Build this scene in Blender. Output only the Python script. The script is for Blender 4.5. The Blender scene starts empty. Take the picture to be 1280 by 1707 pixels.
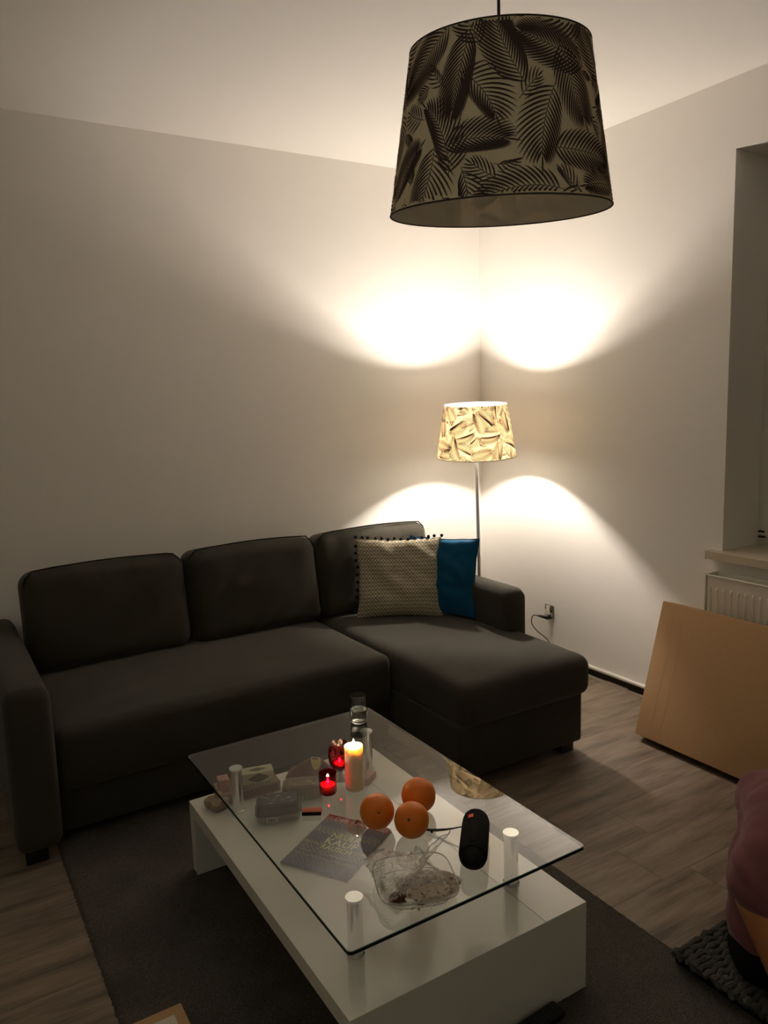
import bpy, bmesh, math, random
from mathutils import Vector, Matrix, noise
import numpy as np

PI = math.pi
random.seed(7)
scene = bpy.context.scene
COL = scene.collection

# ------------------------------------------------------------------ camera
cam_data = bpy.data.cameras.new('camera')
cam = bpy.data.objects.new('camera', cam_data)
COL.objects.link(cam)
_r = Vector((0.8512343, -0.5239153, -0.0302159))
_u = Vector((0.1018645, 0.1084737, 0.9888666))
_f = Vector((0.5148047, 0.8448350, -0.1457049))
cam.matrix_world = Matrix(((_r.x, _u.x, -_f.x, -2.98117), (_r.y, _u.y, -_f.y, -3.71974),
                           (_r.z, _u.z, -_f.z, 1.50672), (0, 0, 0, 1)))
cam_data.sensor_fit = 'HORIZONTAL'
cam_data.sensor_width = 36.0
cam_data.lens = 36.0 * 1281.55 / 1280.0
cam_data.clip_start = 0.05
scene.camera = cam

# ------------------------------------------------------------------ world and light levels
world = bpy.data.worlds.new('night')
scene.world = world
world.use_nodes = True
world.node_tree.nodes['Background'].inputs[0].default_value = (0.10, 0.13, 0.2, 1)
world.node_tree.nodes['Background'].inputs[1].default_value = 0.02
BULB_STRENGTH = 2300.0
BULB_COLOR = (1.0, 0.885, 0.775)
FLAME_STRENGTH = 280.0
REAR_FILL_STRENGTH = 40.0
REAR_FILL_COLOR = (0.85, 1.0, 0.86)
scene.view_settings.view_transform = 'Standard'
scene.view_settings.look = 'None'
scene.view_settings.exposure = 0.22
scene.view_settings.gamma = 1.0
scene.view_settings.use_curve_mapping = False
scene.cycles.use_denoising = True
scene.cycles.max_bounces = 14
scene.cycles.diffuse_bounces = 8
scene.cycles.glossy_bounces = 6
scene.cycles.transmission_bounces = 12
scene.cycles.transparent_max_bounces = 24
scene.cycles.caustics_reflective = False
scene.cycles.sample_clamp_indirect = 6.0

# ------------------------------------------------------------------ helpers: node materials
class NT:
    def __init__(s, name):
        s.m = bpy.data.materials.new(name)
        s.m.use_nodes = True
        s.t = s.m.node_tree
        s.n = s.t.nodes
        s.b = s.n.get('Principled BSDF')
        s.out = s.n.get('Material Output')
    def node(s, typ, **kw):
        n = s.n.new(typ)
        for k, v in kw.items(): setattr(n, k, v)
        return n
    def link(s, a, b): s.t.links.new(a, b)
    def put(s, sock, v):
        if isinstance(v, bpy.types.NodeSocket): s.link(v, sock)
        else: sock.default_value = v
    def math(s, op, a, b=None, c=None):
        n = s.node('ShaderNodeMath', operation=op)
        s.put(n.inputs[0], a)
        if b is not None: s.put(n.inputs[1], b)
        if c is not None: s.put(n.inputs[2], c)
        return n.outputs[0]
    def mix(s, f, a, b):
        n = s.node('ShaderNodeMix', data_type='RGBA')
        s.put(n.inputs[0], f); s.put(n.inputs[6], a); s.put(n.inputs[7], b)
        return n.outputs[2]
    def coords(s, kind='Object', scale=(1, 1, 1), rot=(0, 0, 0)):
        tc = s.node('ShaderNodeTexCoord')
        mp = s.node('ShaderNodeMapping')
        s.link(tc.outputs[kind], mp.inputs[0])
        mp.inputs['Scale'].default_value = scale
        mp.inputs['Rotation'].default_value = rot
        return mp.outputs[0]
    def noise(s, vec, scale, detail=3, rough=.5):
        n = s.node('ShaderNodeTexNoise')
        s.link(vec, n.inputs['Vector'])
        n.inputs['Scale'].default_value = scale
        n.inputs['Detail'].default_value = detail
        n.inputs['Roughness'].default_value = rough
        return n.outputs[0]
    def bump(s, h, strength=.3, dist=.01):
        n = s.node('ShaderNodeBump')
        n.inputs['Strength'].default_value = strength
        n.inputs['Distance'].default_value = dist
        s.link(h, n.inputs['Height'])
        s.link(n.outputs[0], s.b.inputs['Normal'])
        return n.outputs[0]
    def ramp(s, v, a, b):
        n = s.node('ShaderNodeMapRange')
        s.put(n.inputs[0], v); n.inputs[1].default_value = a; n.inputs[2].default_value = b
        return n.outputs[0]

def sr(r, g, b):
    f = lambda c: (c / 255 / 12.92) if c / 255 <= .04045 else ((c / 255 + .055) / 1.055) ** 2.4
    return (f(r), f(g), f(b), 1)

def plain(name, col, rough=.6, metal=0, var=.06, scale=40, bump=0, sheen=0, coat=0, spec=.5):
    t = NT(name)
    v = t.coords()
    nz = t.noise(v, scale, 4)
    dark = tuple(c * (1 - var) for c in col[:3]) + (1,)
    lite = tuple(min(1, c * (1 + var)) for c in col[:3]) + (1,)
    t.link(t.mix(nz, dark, lite), t.b.inputs['Base Color'])
    t.b.inputs['Roughness'].default_value = rough
    t.b.inputs['Metallic'].default_value = metal
    t.b.inputs['Specular IOR Level'].default_value = spec
    if sheen:
        t.b.inputs['Sheen Weight'].default_value = sheen
    if coat: t.b.inputs['Coat Weight'].default_value = coat
    if bump: t.bump(nz, bump, .004)
    return t.m

def emissive(name, col, strength):
    t = NT(name)
    e = t.node('ShaderNodeEmission')
    e.inputs[0].default_value = (*col[:3], 1); e.inputs[1].default_value = strength
    t.link(e.outputs[0], t.out.inputs[0])
    return t.m

def clear(name, tint=(1, 1, 1), ior=1.5, rough=0.0, bump=0, bscale=60, base=0.0, body=None):
    """clear sheet: transparent tinted body with a fresnel gloss on its front faces"""
    t = NT(name)
    tr = t.node('ShaderNodeBsdfTransparent'); tr.inputs[0].default_value = (*tint, 1)
    gl = t.node('ShaderNodeBsdfGlossy'); gl.inputs['Roughness'].default_value = rough
    gl.inputs[0].default_value = (1, 1, 1, 1)
    fr = t.node('ShaderNodeFresnel'); fr.inputs[0].default_value = ior
    geo = t.node('ShaderNodeNewGeometry')
    front = t.math('SUBTRACT', 1.0, geo.outputs['Backfacing'])
    f = t.math('MULTIPLY', t.math('ADD', fr.outputs[0], base), front)
    mx = t.node('ShaderNodeMixShader')
    t.link(f, mx.inputs[0]); t.link(tr.outputs[0], mx.inputs[1]); t.link(gl.outputs[0], mx.inputs[2])
    if bump:
        nz = t.noise(t.coords(), bscale, 3, .6)
        b = t.node('ShaderNodeBump'); b.inputs['Strength'].default_value = bump; b.inputs['Distance'].default_value = .01
        t.link(nz, b.inputs['Height']); t.link(b.outputs[0], gl.inputs['Normal']); t.link(b.outputs[0], fr.inputs['Normal'])
    res = mx.outputs[0]
    if body:
        di = t.node('ShaderNodeBsdfDiffuse'); di.inputs[0].default_value = (*body[0], 1)
        m2 = t.node('ShaderNodeMixShader'); m2.inputs[0].default_value = body[1]
        t.link(res, m2.inputs[1]); t.link(di.outputs[0], m2.inputs[2]); res = m2.outputs[0]
    t.link(res, t.out.inputs[0])
    return t.m

def cloth_through(name, col, trans, tw, scale=500):
    """thin fabric: diffuse on the lit side, translucent behind"""
    t = NT(name)
    v = t.coords()
    nz = t.noise(v, scale, 2)
    c = t.mix(nz, tuple(x * .88 for x in col[:3]) + (1,), col)
    d = t.node('ShaderNodeBsdfDiffuse'); t.link(c, d.inputs[0])
    tl = t.node('ShaderNodeBsdfTranslucent'); tl.inputs[0].default_value = trans
    mx = t.node('ShaderNodeMixShader'); mx.inputs[0].default_value = tw
    t.link(d.outputs[0], mx.inputs[1]); t.link(tl.outputs[0], mx.inputs[2])
    t.link(mx.outputs[0], t.out.inputs[0])
    return t.m

# ------------------------------------------------------------------ helpers: meshes
class MB:
    def __init__(s): s.v = []; s.f = []; s.m = []; s.uv = {}
    def add(s, verts, faces, mi=0, M=None):
        o = len(s.v)
        for p in verts:
            p = Vector(p)
            if M is not None: p = M @ p
            s.v.append(p)
        for f in faces:
            s.f.append([i + o for i in f]); s.m.append(mi)
        return s
    def box(s, x0, x1, y0, y1, z0, z1, mi=0, M=None, bev=0, seg=2):
        if bev <= 0:
            vs = [(x, y, z) for z in (z0, z1) for y in (y0, y1) for x in (x0, x1)]
            fs = [(0, 2, 3, 1), (4, 5, 7, 6), (0, 1, 5, 4), (2, 6, 7, 3), (0, 4, 6, 2), (1, 3, 7, 5)]
            return s.add(vs, fs, mi, M)
        bm = bmesh.new()
        bmesh.ops.create_cube(bm, size=1)
        for v in bm.verts:
            v.co = Vector(((x0 + x1) / 2 + v.co.x * (x1 - x0), (y0 + y1) / 2 + v.co.y * (y1 - y0), (z0 + z1) / 2 + v.co.z * (z1 - z0)))
        bmesh.ops.bevel(bm, geom=bm.edges[:], offset=bev, segments=seg, affect='EDGES', profile=.5)
        s.frombm(bm, mi, M); return s
    def frombm(s, bm, mi=0, M=None):
        bm.verts.index_update()
        s.add([v.co.copy() for v in bm.verts], [[v.index for v in f.verts] for f in bm.faces], mi, M)
        bm.free()
    def tube(s, pts, r, n=8, mi=0, M=None, cap=True, closed=False):
        pts = [Vector(p) for p in pts]
        rr = r if isinstance(r, (list, tuple)) else [r] * len(pts)
        vs, fs = [], []
        up = None
        N = len(pts)
        for i, p in enumerate(pts):
            a = pts[(i - 1) % N] if (closed or i > 0) else pts[i]
            b = pts[(i + 1) % N] if (closed or i < N - 1) else pts[i]
            t = (b - a).normalized()
            if up is None:
                up = Vector((0, 0, 1)) if abs(t.z) < .9 else Vector((1, 0, 0))
            e = t.cross(up).normalized(); g = e.cross(t).normalized(); up = g
            for k in range(n):
                an = 2 * PI * k / n
                vs.append(p + (e * math.cos(an) + g * math.sin(an)) * rr[i])
        for i in range(N if closed else N - 1):
            j = (i + 1) % N
            for k in range(n):
                fs.append((i * n + k, i * n + (k + 1) % n, j * n + (k + 1) % n, j * n + k))
        if cap and not closed:
            fs.append(tuple(range(n - 1, -1, -1))); fs.append(tuple((N - 1) * n + k for k in range(n)))
        return s.add(vs, fs, mi, M)
    def lathe(s, prof, n=32, mi=0, M=None, facet=None):
        """prof: (r, z) list; r=0 ends are closed with a point"""
        vs, fs, rings = [], [], []
        for (r, z) in prof:
            if r <= 1e-6:
                rings.append([len(vs)]); vs.append((0, 0, z))
            else:
                rings.append(list(range(len(vs), len(vs) + n)))
                for k in range(n):
                    a = 2 * PI * k / n
                    q = r * (1 if facet is None else facet(a, z))
                    vs.append((q * math.cos(a), q * math.sin(a), z))
        for A, B in zip(rings, rings[1:]):
            if len(A) == 1 and len(B) == 1: continue
            for k in range(n):
                k2 = (k + 1) % n
                if len(A) == 1: fs.append((A[0], B[k2], B[k]))
                elif len(B) == 1: fs.append((A[k], A[k2], B[0]))
                else: fs.append((A[k], A[k2], B[k2], B[k]))
        return s.add(vs, fs, mi, M)
    def build(s, name, mats, parent=None, smooth=True, auto=None, uv=None):
        me = bpy.data.meshes.new(name)
        me.from_pydata([tuple(v) for v in s.v], [], s.f)
        if not isinstance(mats, (list, tuple)): mats = [mats]
        for m in mats: me.materials.append(m)
        me.polygons.foreach_set('material_index', s.m)
        if uv is not None:
            l = me.uv_layers.new(name='UVMap')
            for lp in me.loops: l.data[lp.index].uv = uv[lp.vertex_index]
        me.validate()
        if smooth:
            me.shade_smooth()
            me.set_sharp_from_angle(angle=math.radians(auto if auto else 40))
        me.update()
        o = bpy.data.objects.new(name, me)
        COL.objects.link(o)
        if parent is not None: o.parent = parent
        return o

def tag(o, label, cat, group=None):
    o['label'] = label; o['category'] = cat
    if group: o['group'] = group
    return o
def thing(name, label, cat, loc=(0, 0, 0), rz=0, group=None, rot=None):
    o = bpy.data.objects.new(name, None)
    COL.objects.link(o)
    o.empty_display_size = .05
    o.location = loc
    o.rotation_euler = rot if rot else (0, 0, rz)
    return tag(o, label, cat, group)
def struct(o):
    o['kind'] = 'structure'; return o

def soft(size, r, n=(16, 10, 10), fn=None):
    """rounded box with a grid on every face; fn(p, q) moves a point p, q = unit coords"""
    sx, sy, sz = [x / 2 for x in size]
    bm = bmesh.new()
    key = {}
    def vert(i, j, k):
        kk = (i, j, k)
        if kk not in key:
            q = Vector((2 * i / n[0] - 1, 2 * j / n[1] - 1, 2 * k / n[2] - 1))
            p = Vector((q.x * sx, q.y * sy, q.z * sz))
            inner = Vector((max(-sx + r, min(sx - r, p.x)), max(-sy + r, min(sy - r, p.y)), max(-sz + r, min(sz - r, p.z))))
            d = p - inner
            if d.length > 1e-9: p = inner + d.normalized() * min(r, max(d.length, r * .999)) if d.length >= 0 else p
            if fn: p = fn(p, q)
            key[kk] = bm.verts.new(p)
        return key[kk]
    def quad(a, b, c, d):
        try: bm.faces.new((a, b, c, d))
        except ValueError: pass
    for i in range(n[0]):
        for j in range(n[1]):
            quad(vert(i, j, 0), vert(i, j + 1, 0), vert(i + 1, j + 1, 0), vert(i + 1, j, 0))
            quad(vert(i, j, n[2]), vert(i + 1, j, n[2]), vert(i + 1, j + 1, n[2]), vert(i, j + 1, n[2]))
    for i in range(n[0]):
        for k in range(n[2]):
            quad(vert(i, 0, k), vert(i + 1, 0, k), vert(i + 1, 0, k + 1), vert(i, 0, k + 1))
            quad(vert(i, n[1], k), vert(i, n[1], k + 1), vert(i + 1, n[1], k + 1), vert(i + 1, n[1], k))
    for j in range(n[1]):
        for k in range(n[2]):
            quad(vert(0, j, k), vert(0, j, k + 1), vert(0, j + 1, k + 1), vert(0, j + 1, k))
            quad(vert(n[0], j, k), vert(n[0], j + 1, k), vert(n[0], j + 1, k + 1), vert(n[0], j, k + 1))
    bmesh.ops.recalc_face_normals(bm, faces=bm.faces[:])
    return bm
def nz(p, s, seed=0): return noise.noise(Vector(p) * s + Vector((seed * 7.3, seed * 3.1, seed)))

def text_geo(body, size, extrude=0.0):
    cu = bpy.data.curves.new('t', 'FONT'); cu.body = body; cu.size = size; cu.resolution_u = 2
    cu.extrude = extrude; cu.offset = size * .012
    o = bpy.data.objects.new('t', cu); COL.objects.link(o)
    dg = bpy.context.evaluated_depsgraph_get()
    me = bpy.data.meshes.new_from_object(o.evaluated_get(dg))
    vs = [v.co.copy() for v in me.vertices]; fs = [list(p.vertices) for p in me.polygons]
    bpy.data.objects.remove(o); bpy.data.curves.remove(cu); bpy.data.meshes.remove(me)
    w = max(v.x for v in vs) - min(v.x for v in vs)
    return vs, fs, w
def add_text(mb, body, size, M, mi, width=None):
    vs, fs, w = text_geo(body, size)
    k = (width / w) if width else 1
    mb.add([Vector((v.x * k, v.y, v.z)) for v in vs], fs, mi, M)
def T(x, y, z): return Matrix.Translation((x, y, z))
def RZ(a): return Matrix.Rotation(a, 4, 'Z')
def RX(a): return Matrix.Rotation(a, 4, 'X')
def RY(a): return Matrix.Rotation(a, 4, 'Y')

# ------------------------------------------------------------------ shared materials
M_wall = plain('wall_paint', sr(238, 234, 228), .85, var=.015, scale=8, bump=.03)
M_ceil = plain('ceiling_paint', sr(242, 239, 234), .9, var=.01, scale=8)
M_white = plain('white_lacquer', sr(226, 224, 216), .22, var=.01)
M_frame = plain('window_plastic', sr(222, 220, 212), .35, var=.01)
M_black = plain('black_plastic', sr(18, 18, 18), .4)
M_chrome = plain('brushed_chrome', (.78, .77, .75, 1), .2, metal=1, var=.03)
M_steel = plain('satin_steel', (.80, .79, .76, 1), .42, metal=1, var=.03)
M_sofa = None
def sofa_mat():
    t = NT('sofa_fabric')
    v = t.coords()
    a = t.noise(v, 900, 2); b = t.noise(v, 3.5, 3)
    c = t.mix(a, sr(46, 44, 38), sr(77, 73, 63))
    c = t.mix(t.math('MULTIPLY', b, .35), c, sr(43, 40, 34))
    t.link(c, t.b.inputs['Base Color'])
    t.b.inputs['Roughness'].default_value = .95
    t.b.inputs['Specular IOR Level'].default_value = .1
    t.b.inputs['Sheen Weight'].default_value = .12
    t.bump(a, .25, .002)
    return t.m
M_sofa = sofa_mat()
M_sofa_seam = plain('sofa_seam', sr(44, 40, 36), .95, var=.1, spec=.1)

# ------------------------------------------------------------------ the room
H = 2.75
XL, YF = -4.7, -5.3
def floor_mat():
    t = NT('laminate_floor')
    v = t.coords()
    sep = t.node('ShaderNodeSeparateXYZ'); t.link(v, sep.inputs[0])
    x, y = sep.outputs[0], sep.outputs[1]
    row = t.math('FLOOR', t.math('DIVIDE', y, .19))
    off = t.math('MULTIPLY', t.math('FRACT', t.math('MULTIPLY', t.math('SINE', t.math('MULTIPLY', row, 12.9898)), 43.758)), 1.38)
    col = t.math('FLOOR', t.math('DIVIDE', t.math('ADD', x, off), 1.38))
    pid = t.math('FRACT', t.math('MULTIPLY', t.math('SINE', t.math('ADD', t.math('MULTIPLY', row, 78.2), t.math('MULTIPLY', col, 37.7))), 4375.8))
    cmb = t.node('ShaderNodeCombineXYZ')
    t.link(t.math('MULTIPLY', x, 1.6), cmb.inputs[0]); t.link(t.math('MULTIPLY', y, 11.0), cmb.inputs[1]); t.link(t.math('MULTIPLY', pid, 9.0), cmb.inputs[2])
    g = t.noise(cmb.outputs[0], 1.7, 6, .62)
    cmb2 = t.node('ShaderNodeCombineXYZ')
    t.link(t.math('MULTIPLY', x, 3.0), cmb2.inputs[0]); t.link(t.math('MULTIPLY', y, 90.0), cmb2.inputs[1]); t.link(pid, cmb2.inputs[2])
    g2 = t.noise(cmb2.outputs[0], 2.2, 3, .6)
    c = t.mix(t.ramp(g, .32, .68), sr(88, 73, 60), sr(150, 134, 117))
    c = t.mix(t.math('MULTIPLY', t.ramp(g2, .35, .75), .22), c, sr(182, 168, 150))
    c = t.mix(t.math('MULTIPLY', pid, .22), c, sr(95, 80, 68))
    fy = t.math('FRACT', t.math('DIVIDE', y, .19)); fx = t.math('FRACT', t.math('DIVIDE', t.math('ADD', x, off), 1.38))
    gap = t.math('MAXIMUM', t.math('LESS_THAN', fy, .012), t.math('LESS_THAN', fx, .0018))
    c = t.mix(t.math('MULTIPLY', gap, .55), c, sr(50, 42, 34))
    t.link(c, t.b.inputs['Base Color'])
    t.b.inputs['Roughness'].default_value = .48
    t.b.inputs['Specular IOR Level'].default_value = .35
    t.bump(g2, .08, .002)
    return t.m
o = MB().box(XL - .1, .3, YF - .1, .1, -.12, 0).build('floor', floor_mat(), smooth=False); struct(o)
o = MB().box(XL - .1, .3, YF - .1, .1, H, H + .12).build('ceiling', M_ceil, smooth=False); struct(o)
o = MB().box(XL - .1, .0, 0, .12, 0, H).build('wall_back', M_wall, smooth=False); struct(o)
o = MB().box(XL - .12, XL, YF, 0, 0, H).build('wall_left', M_wall, smooth=False); struct(o)
o = MB().box(XL - .12, .3, YF - .12, YF, 0, H).build('wall_front', M_wall, smooth=False); struct(o)
WY0, WY1, WZ0, WZ1 = -3.05, -1.667, .80, 2.47
wb = MB()
wb.box(0, .34, WY1, .12, 0, H)
wb.box(0, .34, YF, WY0, 0, H)
wb.box(0, .34, WY0, WY1, WZ1, H)
wb.box(0, .34, WY0, WY1, 0, WZ0 - .033)
o = wb.build('wall_right', M_wall, smooth=False); struct(o)

# window
win = bpy.data.objects.new('window_1', None); COL.objects.link(win); win['kind'] = 'structure'
win.location = (.27, (WY0 + WY1) / 2, WZ0)
def wpart(name, mb, m):
    p = mb.build(name, m, win, smooth=True, auto=35)
    p.matrix_parent_inverse = Matrix.Translation(-win.location)
    return p
x0, x1 = .255, .325
fr = MB()
fr.box(x0, x1, WY1 - .055, WY1, WZ0, WZ1, bev=.004); fr.box(x0, x1, WY0, WY0 + .055, WZ0, WZ1, bev=.004)
fr.box(x0, x1, WY0 + .055, WY1 - .055, WZ1 - .055, WZ1, bev=.004); fr.box(x0, x1, WY0 + .055, WY1 - .055, WZ0, WZ0 + .045, bev=.004)
fr.box(x0, x1, -2.39, -2.33, WZ0 + .045, WZ1 - .055, bev=.004)
wpart('window_frame', fr, M_frame)
for (a, b) in ((-2.36, WY1 - .03), (WY0 + .03, -2.36)):
    s = MB()
    w = .07
    s.box(.235, .262, b - w, b, WZ0 + .045, WZ1 - .035, bev=.006); s.box(.235, .262, a, a + w, WZ0 + .045, WZ1 - .035, bev=.006)
    s.box(.235, .262, a + w, b - w, WZ0 + .045, WZ0 + .045 + w, bev=.006); s.box(.235, .262, a + w, b - w, WZ1 - .035 - w, WZ1 - .035, bev=.006)
    wpart('window_sash', s, M_frame)
    wpart('window_pane', MB().box(.246, .252, a + w - .01, b - w + .01, WZ0 + .105, WZ1 - .095), clear('window_glass', (.9, .92, .95), 1.5, 0, base=.02))
hg = MB(); hg.box(.228, .245, WY1 - .045, WY1 - .018, WZ0 + .062, WZ0 + .07); hg.box(.228, .245, WY1 - .045, WY1 - .018, WZ0 + .038, WZ0 + .046)
wpart('hinge', hg, M_black)
h = MB(); h.box(.222, .236, -2.43, -2.40, 1.55, 1.62, bev=.003); h.box(.205, .22, -2.425, -2.405, 1.48, 1.61, bev=.004)
wpart('window_handle', h, M_chrome)
M_sill = plain('sill_stone', sr(206, 194, 172), .45, var=.08, scale=30)
sl = MB().box(-.05, .255, WY0 - .05, WY1, WZ0 - .033, WZ0 + .001)
sl.box(-.05, 0, WY1, -1.622, WZ0 - .033, WZ0 + .001)
wpart('window_sill', sl, M_sill)
wpart('sill_end_cap', MB().box(-.052, 0, -1.622, -1.617, WZ0 - .035, WZ0 + .003), M_white)
# a roller shutter let down outside the panes
sh = MB()
z = WZ0
while z < WZ1:
    sh.box(.328, .338, WY0, WY1, z, z + .046, bev=.004); z += .048
wpart('roller_shutter', sh, plain('shutter_grey', sr(150, 148, 142), .6))

# heating pipe, dark strip painted as the shade of the open slot, and splintered edge where the skirting is missing
M_pipe = plain('pipe_white', sr(230, 226, 216), .35, var=.02)
p = MB().tube([(-.018, YF + .02, .060), (-.018, -.01, .060)], .011, 12).build('trim_1', M_pipe); struct(p)
p = MB().box(-.004, .0, YF, 0, .004, .052).build('trim_2', plain('slot_shade', sr(40, 30, 24), .9, var=.5, scale=25), smooth=False); struct(p)
edge = MB()
yy = -.02
rs = random.Random(3)
while yy > YF:
    w = rs.uniform(.05, .16)
    edge.box(-.012 - rs.uniform(0, .006), -.004, yy - w, yy, 0, .006 + rs.uniform(0, .006)); yy -= w
p = edge.build('trim_3', plain('plaster_edge', sr(205, 192, 172), .9, var=.2, scale=60), smooth=False); struct(p)

# ------------------------------------------------------------------ fern print
def fern_print(W, Hh, seed, tries, target_big):
    """leaf faces on an unrolled sheet W x Hh; every leaflet a small curved lens"""
    rg = random.Random(seed)
    res = .0012
    nx, ny = int(W / res), int(Hh / res)
    occ = np.zeros((nx, ny), dtype=bool)
    verts, faces = [], []
    def cells(pts):
        out = []
        for (a, b) in pts:
            i, j = int((a % W) / res) % nx, int(b / res)
            if 0 <= j < ny: out.append((i, j))
        return out
    def lens(p, ang, L, wd, bend, k=6):
        L_, R_ = [], []
        for i in range(k + 1):
            t = i / k
            a = ang + bend * t
            if i: p = (p[0] + math.cos(a) * L / k, p[1] + math.sin(a) * L / k)
            hw = wd * (math.sin(PI * min(1, t * .9 + .08)) ** .8) * .5
            if i == k: hw = 0.0002
            L_.append((p[0] - math.sin(a) * hw, p[1] + math.cos(a) * hw)); R_.append((p[0] + math.sin(a) * hw, p[1] - math.cos(a) * hw))
        return L_, R_
    for it in range(tries):
        fr_ = it / tries
        L = rg.uniform(.09, .16) if fr_ < target_big else (rg.uniform(.05, .09) if fr_ < .55 else rg.uniform(.022, .05))
        a0 = rg.uniform(0, 2 * PI); p = (rg.uniform(0, W), rg.uniform(-.01, Hh + .01)); curve = rg.uniform(-.9, .9)
        nlf = max(6, int(L / .0078)); lf = L * rg.uniform(.32, .62) + .006; spread = rg.uniform(.85, 1.15)
        mid = []; q = p
        strips = []
        for i in range(nlf + 1):
            t = i / nlf; a = a0 + curve * t
            if i: q = (q[0] + math.cos(a) * L / nlf, q[1] + math.sin(a) * L / nlf)
            mid.append((q, a))
        for i in range(1, nlf):
            t = i / nlf
            for sgn in (-1, 1):
                ll = lf * (math.sin(PI * (t * .82 + .16)) ** .7) * (1 - .32 * max(0, sgn * curve))
                (q, a) = mid[i]
                q2 = (q[0] + math.cos(a) * .003 * (sgn > 0), q[1] + math.sin(a) * .003 * (sgn > 0))
                strips.append(lens(q2, a + sgn * spread * (1.1 - .5 * t), ll, .0022 + .0016 * L / .12, -sgn * .5))
        strips.append(lens(mid[-1][0], mid[-1][1], lf * .45, .003, 0))
        stem = ([], [])
        for (q, a) in mid:
            hw = .0006
            stem[0].append((q[0] - math.sin(a) * hw, q[1] + math.cos(a) * hw)); stem[1].append((q[0] + math.sin(a) * hw, q[1] - math.cos(a) * hw))
        strips.append(stem)
        cs = []
        for A, B in strips:
            cs += cells([((x[0] + y[0]) / 2, (x[1] + y[1]) / 2) for x, y in zip(A, B)]) + cells(A) + cells(B)
        if len(cs) < 20: continue
        hit = sum(occ[i, j] for i, j in cs) / len(cs)
        if hit > .085: continue
        for i, j in cs:
            for di in (0, 1):
                for dj in (0, 1):
                    jj = j + dj
                    if 0 <= jj < ny: occ[(i + di) % nx, jj] = True
        for A, B in strips:
            o0 = len(verts)
            for x, y in zip(A, B): verts.append(x); verts.append(y)
            for i in range(len(A) - 1):
                ids = (o0 + 2 * i, o0 + 2 * i + 1, o0 + 2 * i + 3, o0 + 2 * i + 2)
                if all(.0005 <= verts[k][1] <= Hh - .0005 for k in ids): faces.append(ids)
    return verts, faces

M_shade = cloth_through('shade_fabric', sr(244, 233, 208), sr(250, 224, 178), .30)
M_print = cloth_through('shade_print', sr(84, 70, 68), sr(150, 118, 92), .05)
M_lining = cloth_through('shade_lining', sr(240, 242, 238), (.92, .91, .88, 1), .30)
M_hem = plain('shade_hem', sr(60, 48, 40), .8)
M_wire = plain('shade_wire', sr(190, 186, 178), .3, metal=1)
FERN = fern_print(2 * PI * .2, .30, 5, 9000, .3)

def make_shade(root, Rb, Rt, h, z0):
    """frustum from z0 (wide) up to z0+h (narrow): fabric wall with print, hems and wire rings"""
    n = 96
    def P(u, v, off):
        t = v / h; R = Rb + (Rt - Rb) * t + off
        return (R * math.cos(u), R * math.sin(u), z0 + v)
    mb = MB()
    vs, fs = [], []
    for j in range(2):
        for k in range(n): vs.append(P(2 * PI * k / n, j * h, 0))
    for k in range(n): fs.append((k, (k + 1) % n, n + (k + 1) % n, n + k))
    mb.add(vs, fs, 0)
    W = 2 * PI * .2
    mb.add([P(2 * PI * x / W, y * h / .30, .0009) for (x, y) in FERN[0]], FERN[1], 1)
    # overlap seam of the sheet
    sv, sf = [], []
    for j in range(2):
        for k in range(3): sv.append(P(4.62 + .012 * k, .001 + j * (h - .002), .0011))
    for k in range(2): sf.append((k, k + 1, 3 + k + 1, 3 + k))
    mb.add(sv, sf, 0)
    sh_ = mb.build('lamp_shade', [M_shade, M_print], root, auto=60)
    lv, lf = [], []
    for j in range(2):
        for k in range(n): lv.append(P(2 * PI * k / n, .001 + j * (h - .002), -.0012))
    for k in range(n): lf.append((n + k, n + (k + 1) % n, (k + 1) % n, k))
    MB().add(lv, lf).build('shade_lining', M_lining, sh_, auto=60)
    for (R, zz) in ((Rb, z0), (Rt, z0 + h)):
        hm = MB()
        hm.tube([(R * math.cos(2 * PI * k / n), R * math.sin(2 * PI * k / n), zz) for k in range(n)], .0016, 8, closed=True)
        hm.build('hem', M_hem, sh_)
    return sh_

def make_spider(root, Rt, z, drop):
    mb = MB()
    for k in range(3):
        a = 2 * PI * k / 3 + .5
        mb.tube([(.022 * math.cos(a), .022 * math.sin(a), z - drop), (Rt * .5 * math.cos(a), Rt * .5 * math.sin(a), z - drop * .8), ((Rt - .002) * math.cos(a), (Rt - .002) * math.sin(a), z)], .0016, 8)
    mb.tube([(.023 * math.cos(2 * PI * k / 24), .023 * math.sin(2 * PI * k / 24), z - drop) for k in range(24)], .002, 8, closed=True)
    return mb.build('shade_spider', M_wire, root)

# floor lamp
lamp = thing('floor_lamp', 'lit floor lamp with fern print shade standing in the corner behind the sofa', 'lamp', (-.380, -.455, 0))
MB().lathe([(0, 0), (.128, 0), (.134, .004), (.134, .010), (.12, .018), (.03, .024), (.012, .034), (0, .034)], 48).build('lamp_base', M_chrome, lamp)
ax = Vector((-.0434, -.0494, 1)).normalized()
base = Vector((0, 0, .02))
Bc = Vector((-.4394 + .380, -.5044 + .455, 1.1918))
MB().tube([base, Bc + ax * .02], .0105, 16).build('pole', M_steel, lamp)
head = bpy.data.objects.new('shade_frame', None)
q = Vector((0, 0, 1)).rotation_difference(ax)
Msh = Matrix.Translation(Bc) @ q.to_matrix().to_4x4()
def under(o, M):
    o.matrix_local = M; return o
COL.objects.remove(head) if head.name in COL.objects else None
bpy.data.objects.remove(head)
s_ = make_shade(lamp, .2085, .1638, .2726, 0); under(s_, Msh)
sp_ = make_spider(lamp, .1638, .2726, .09); under(sp_, Msh)
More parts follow.
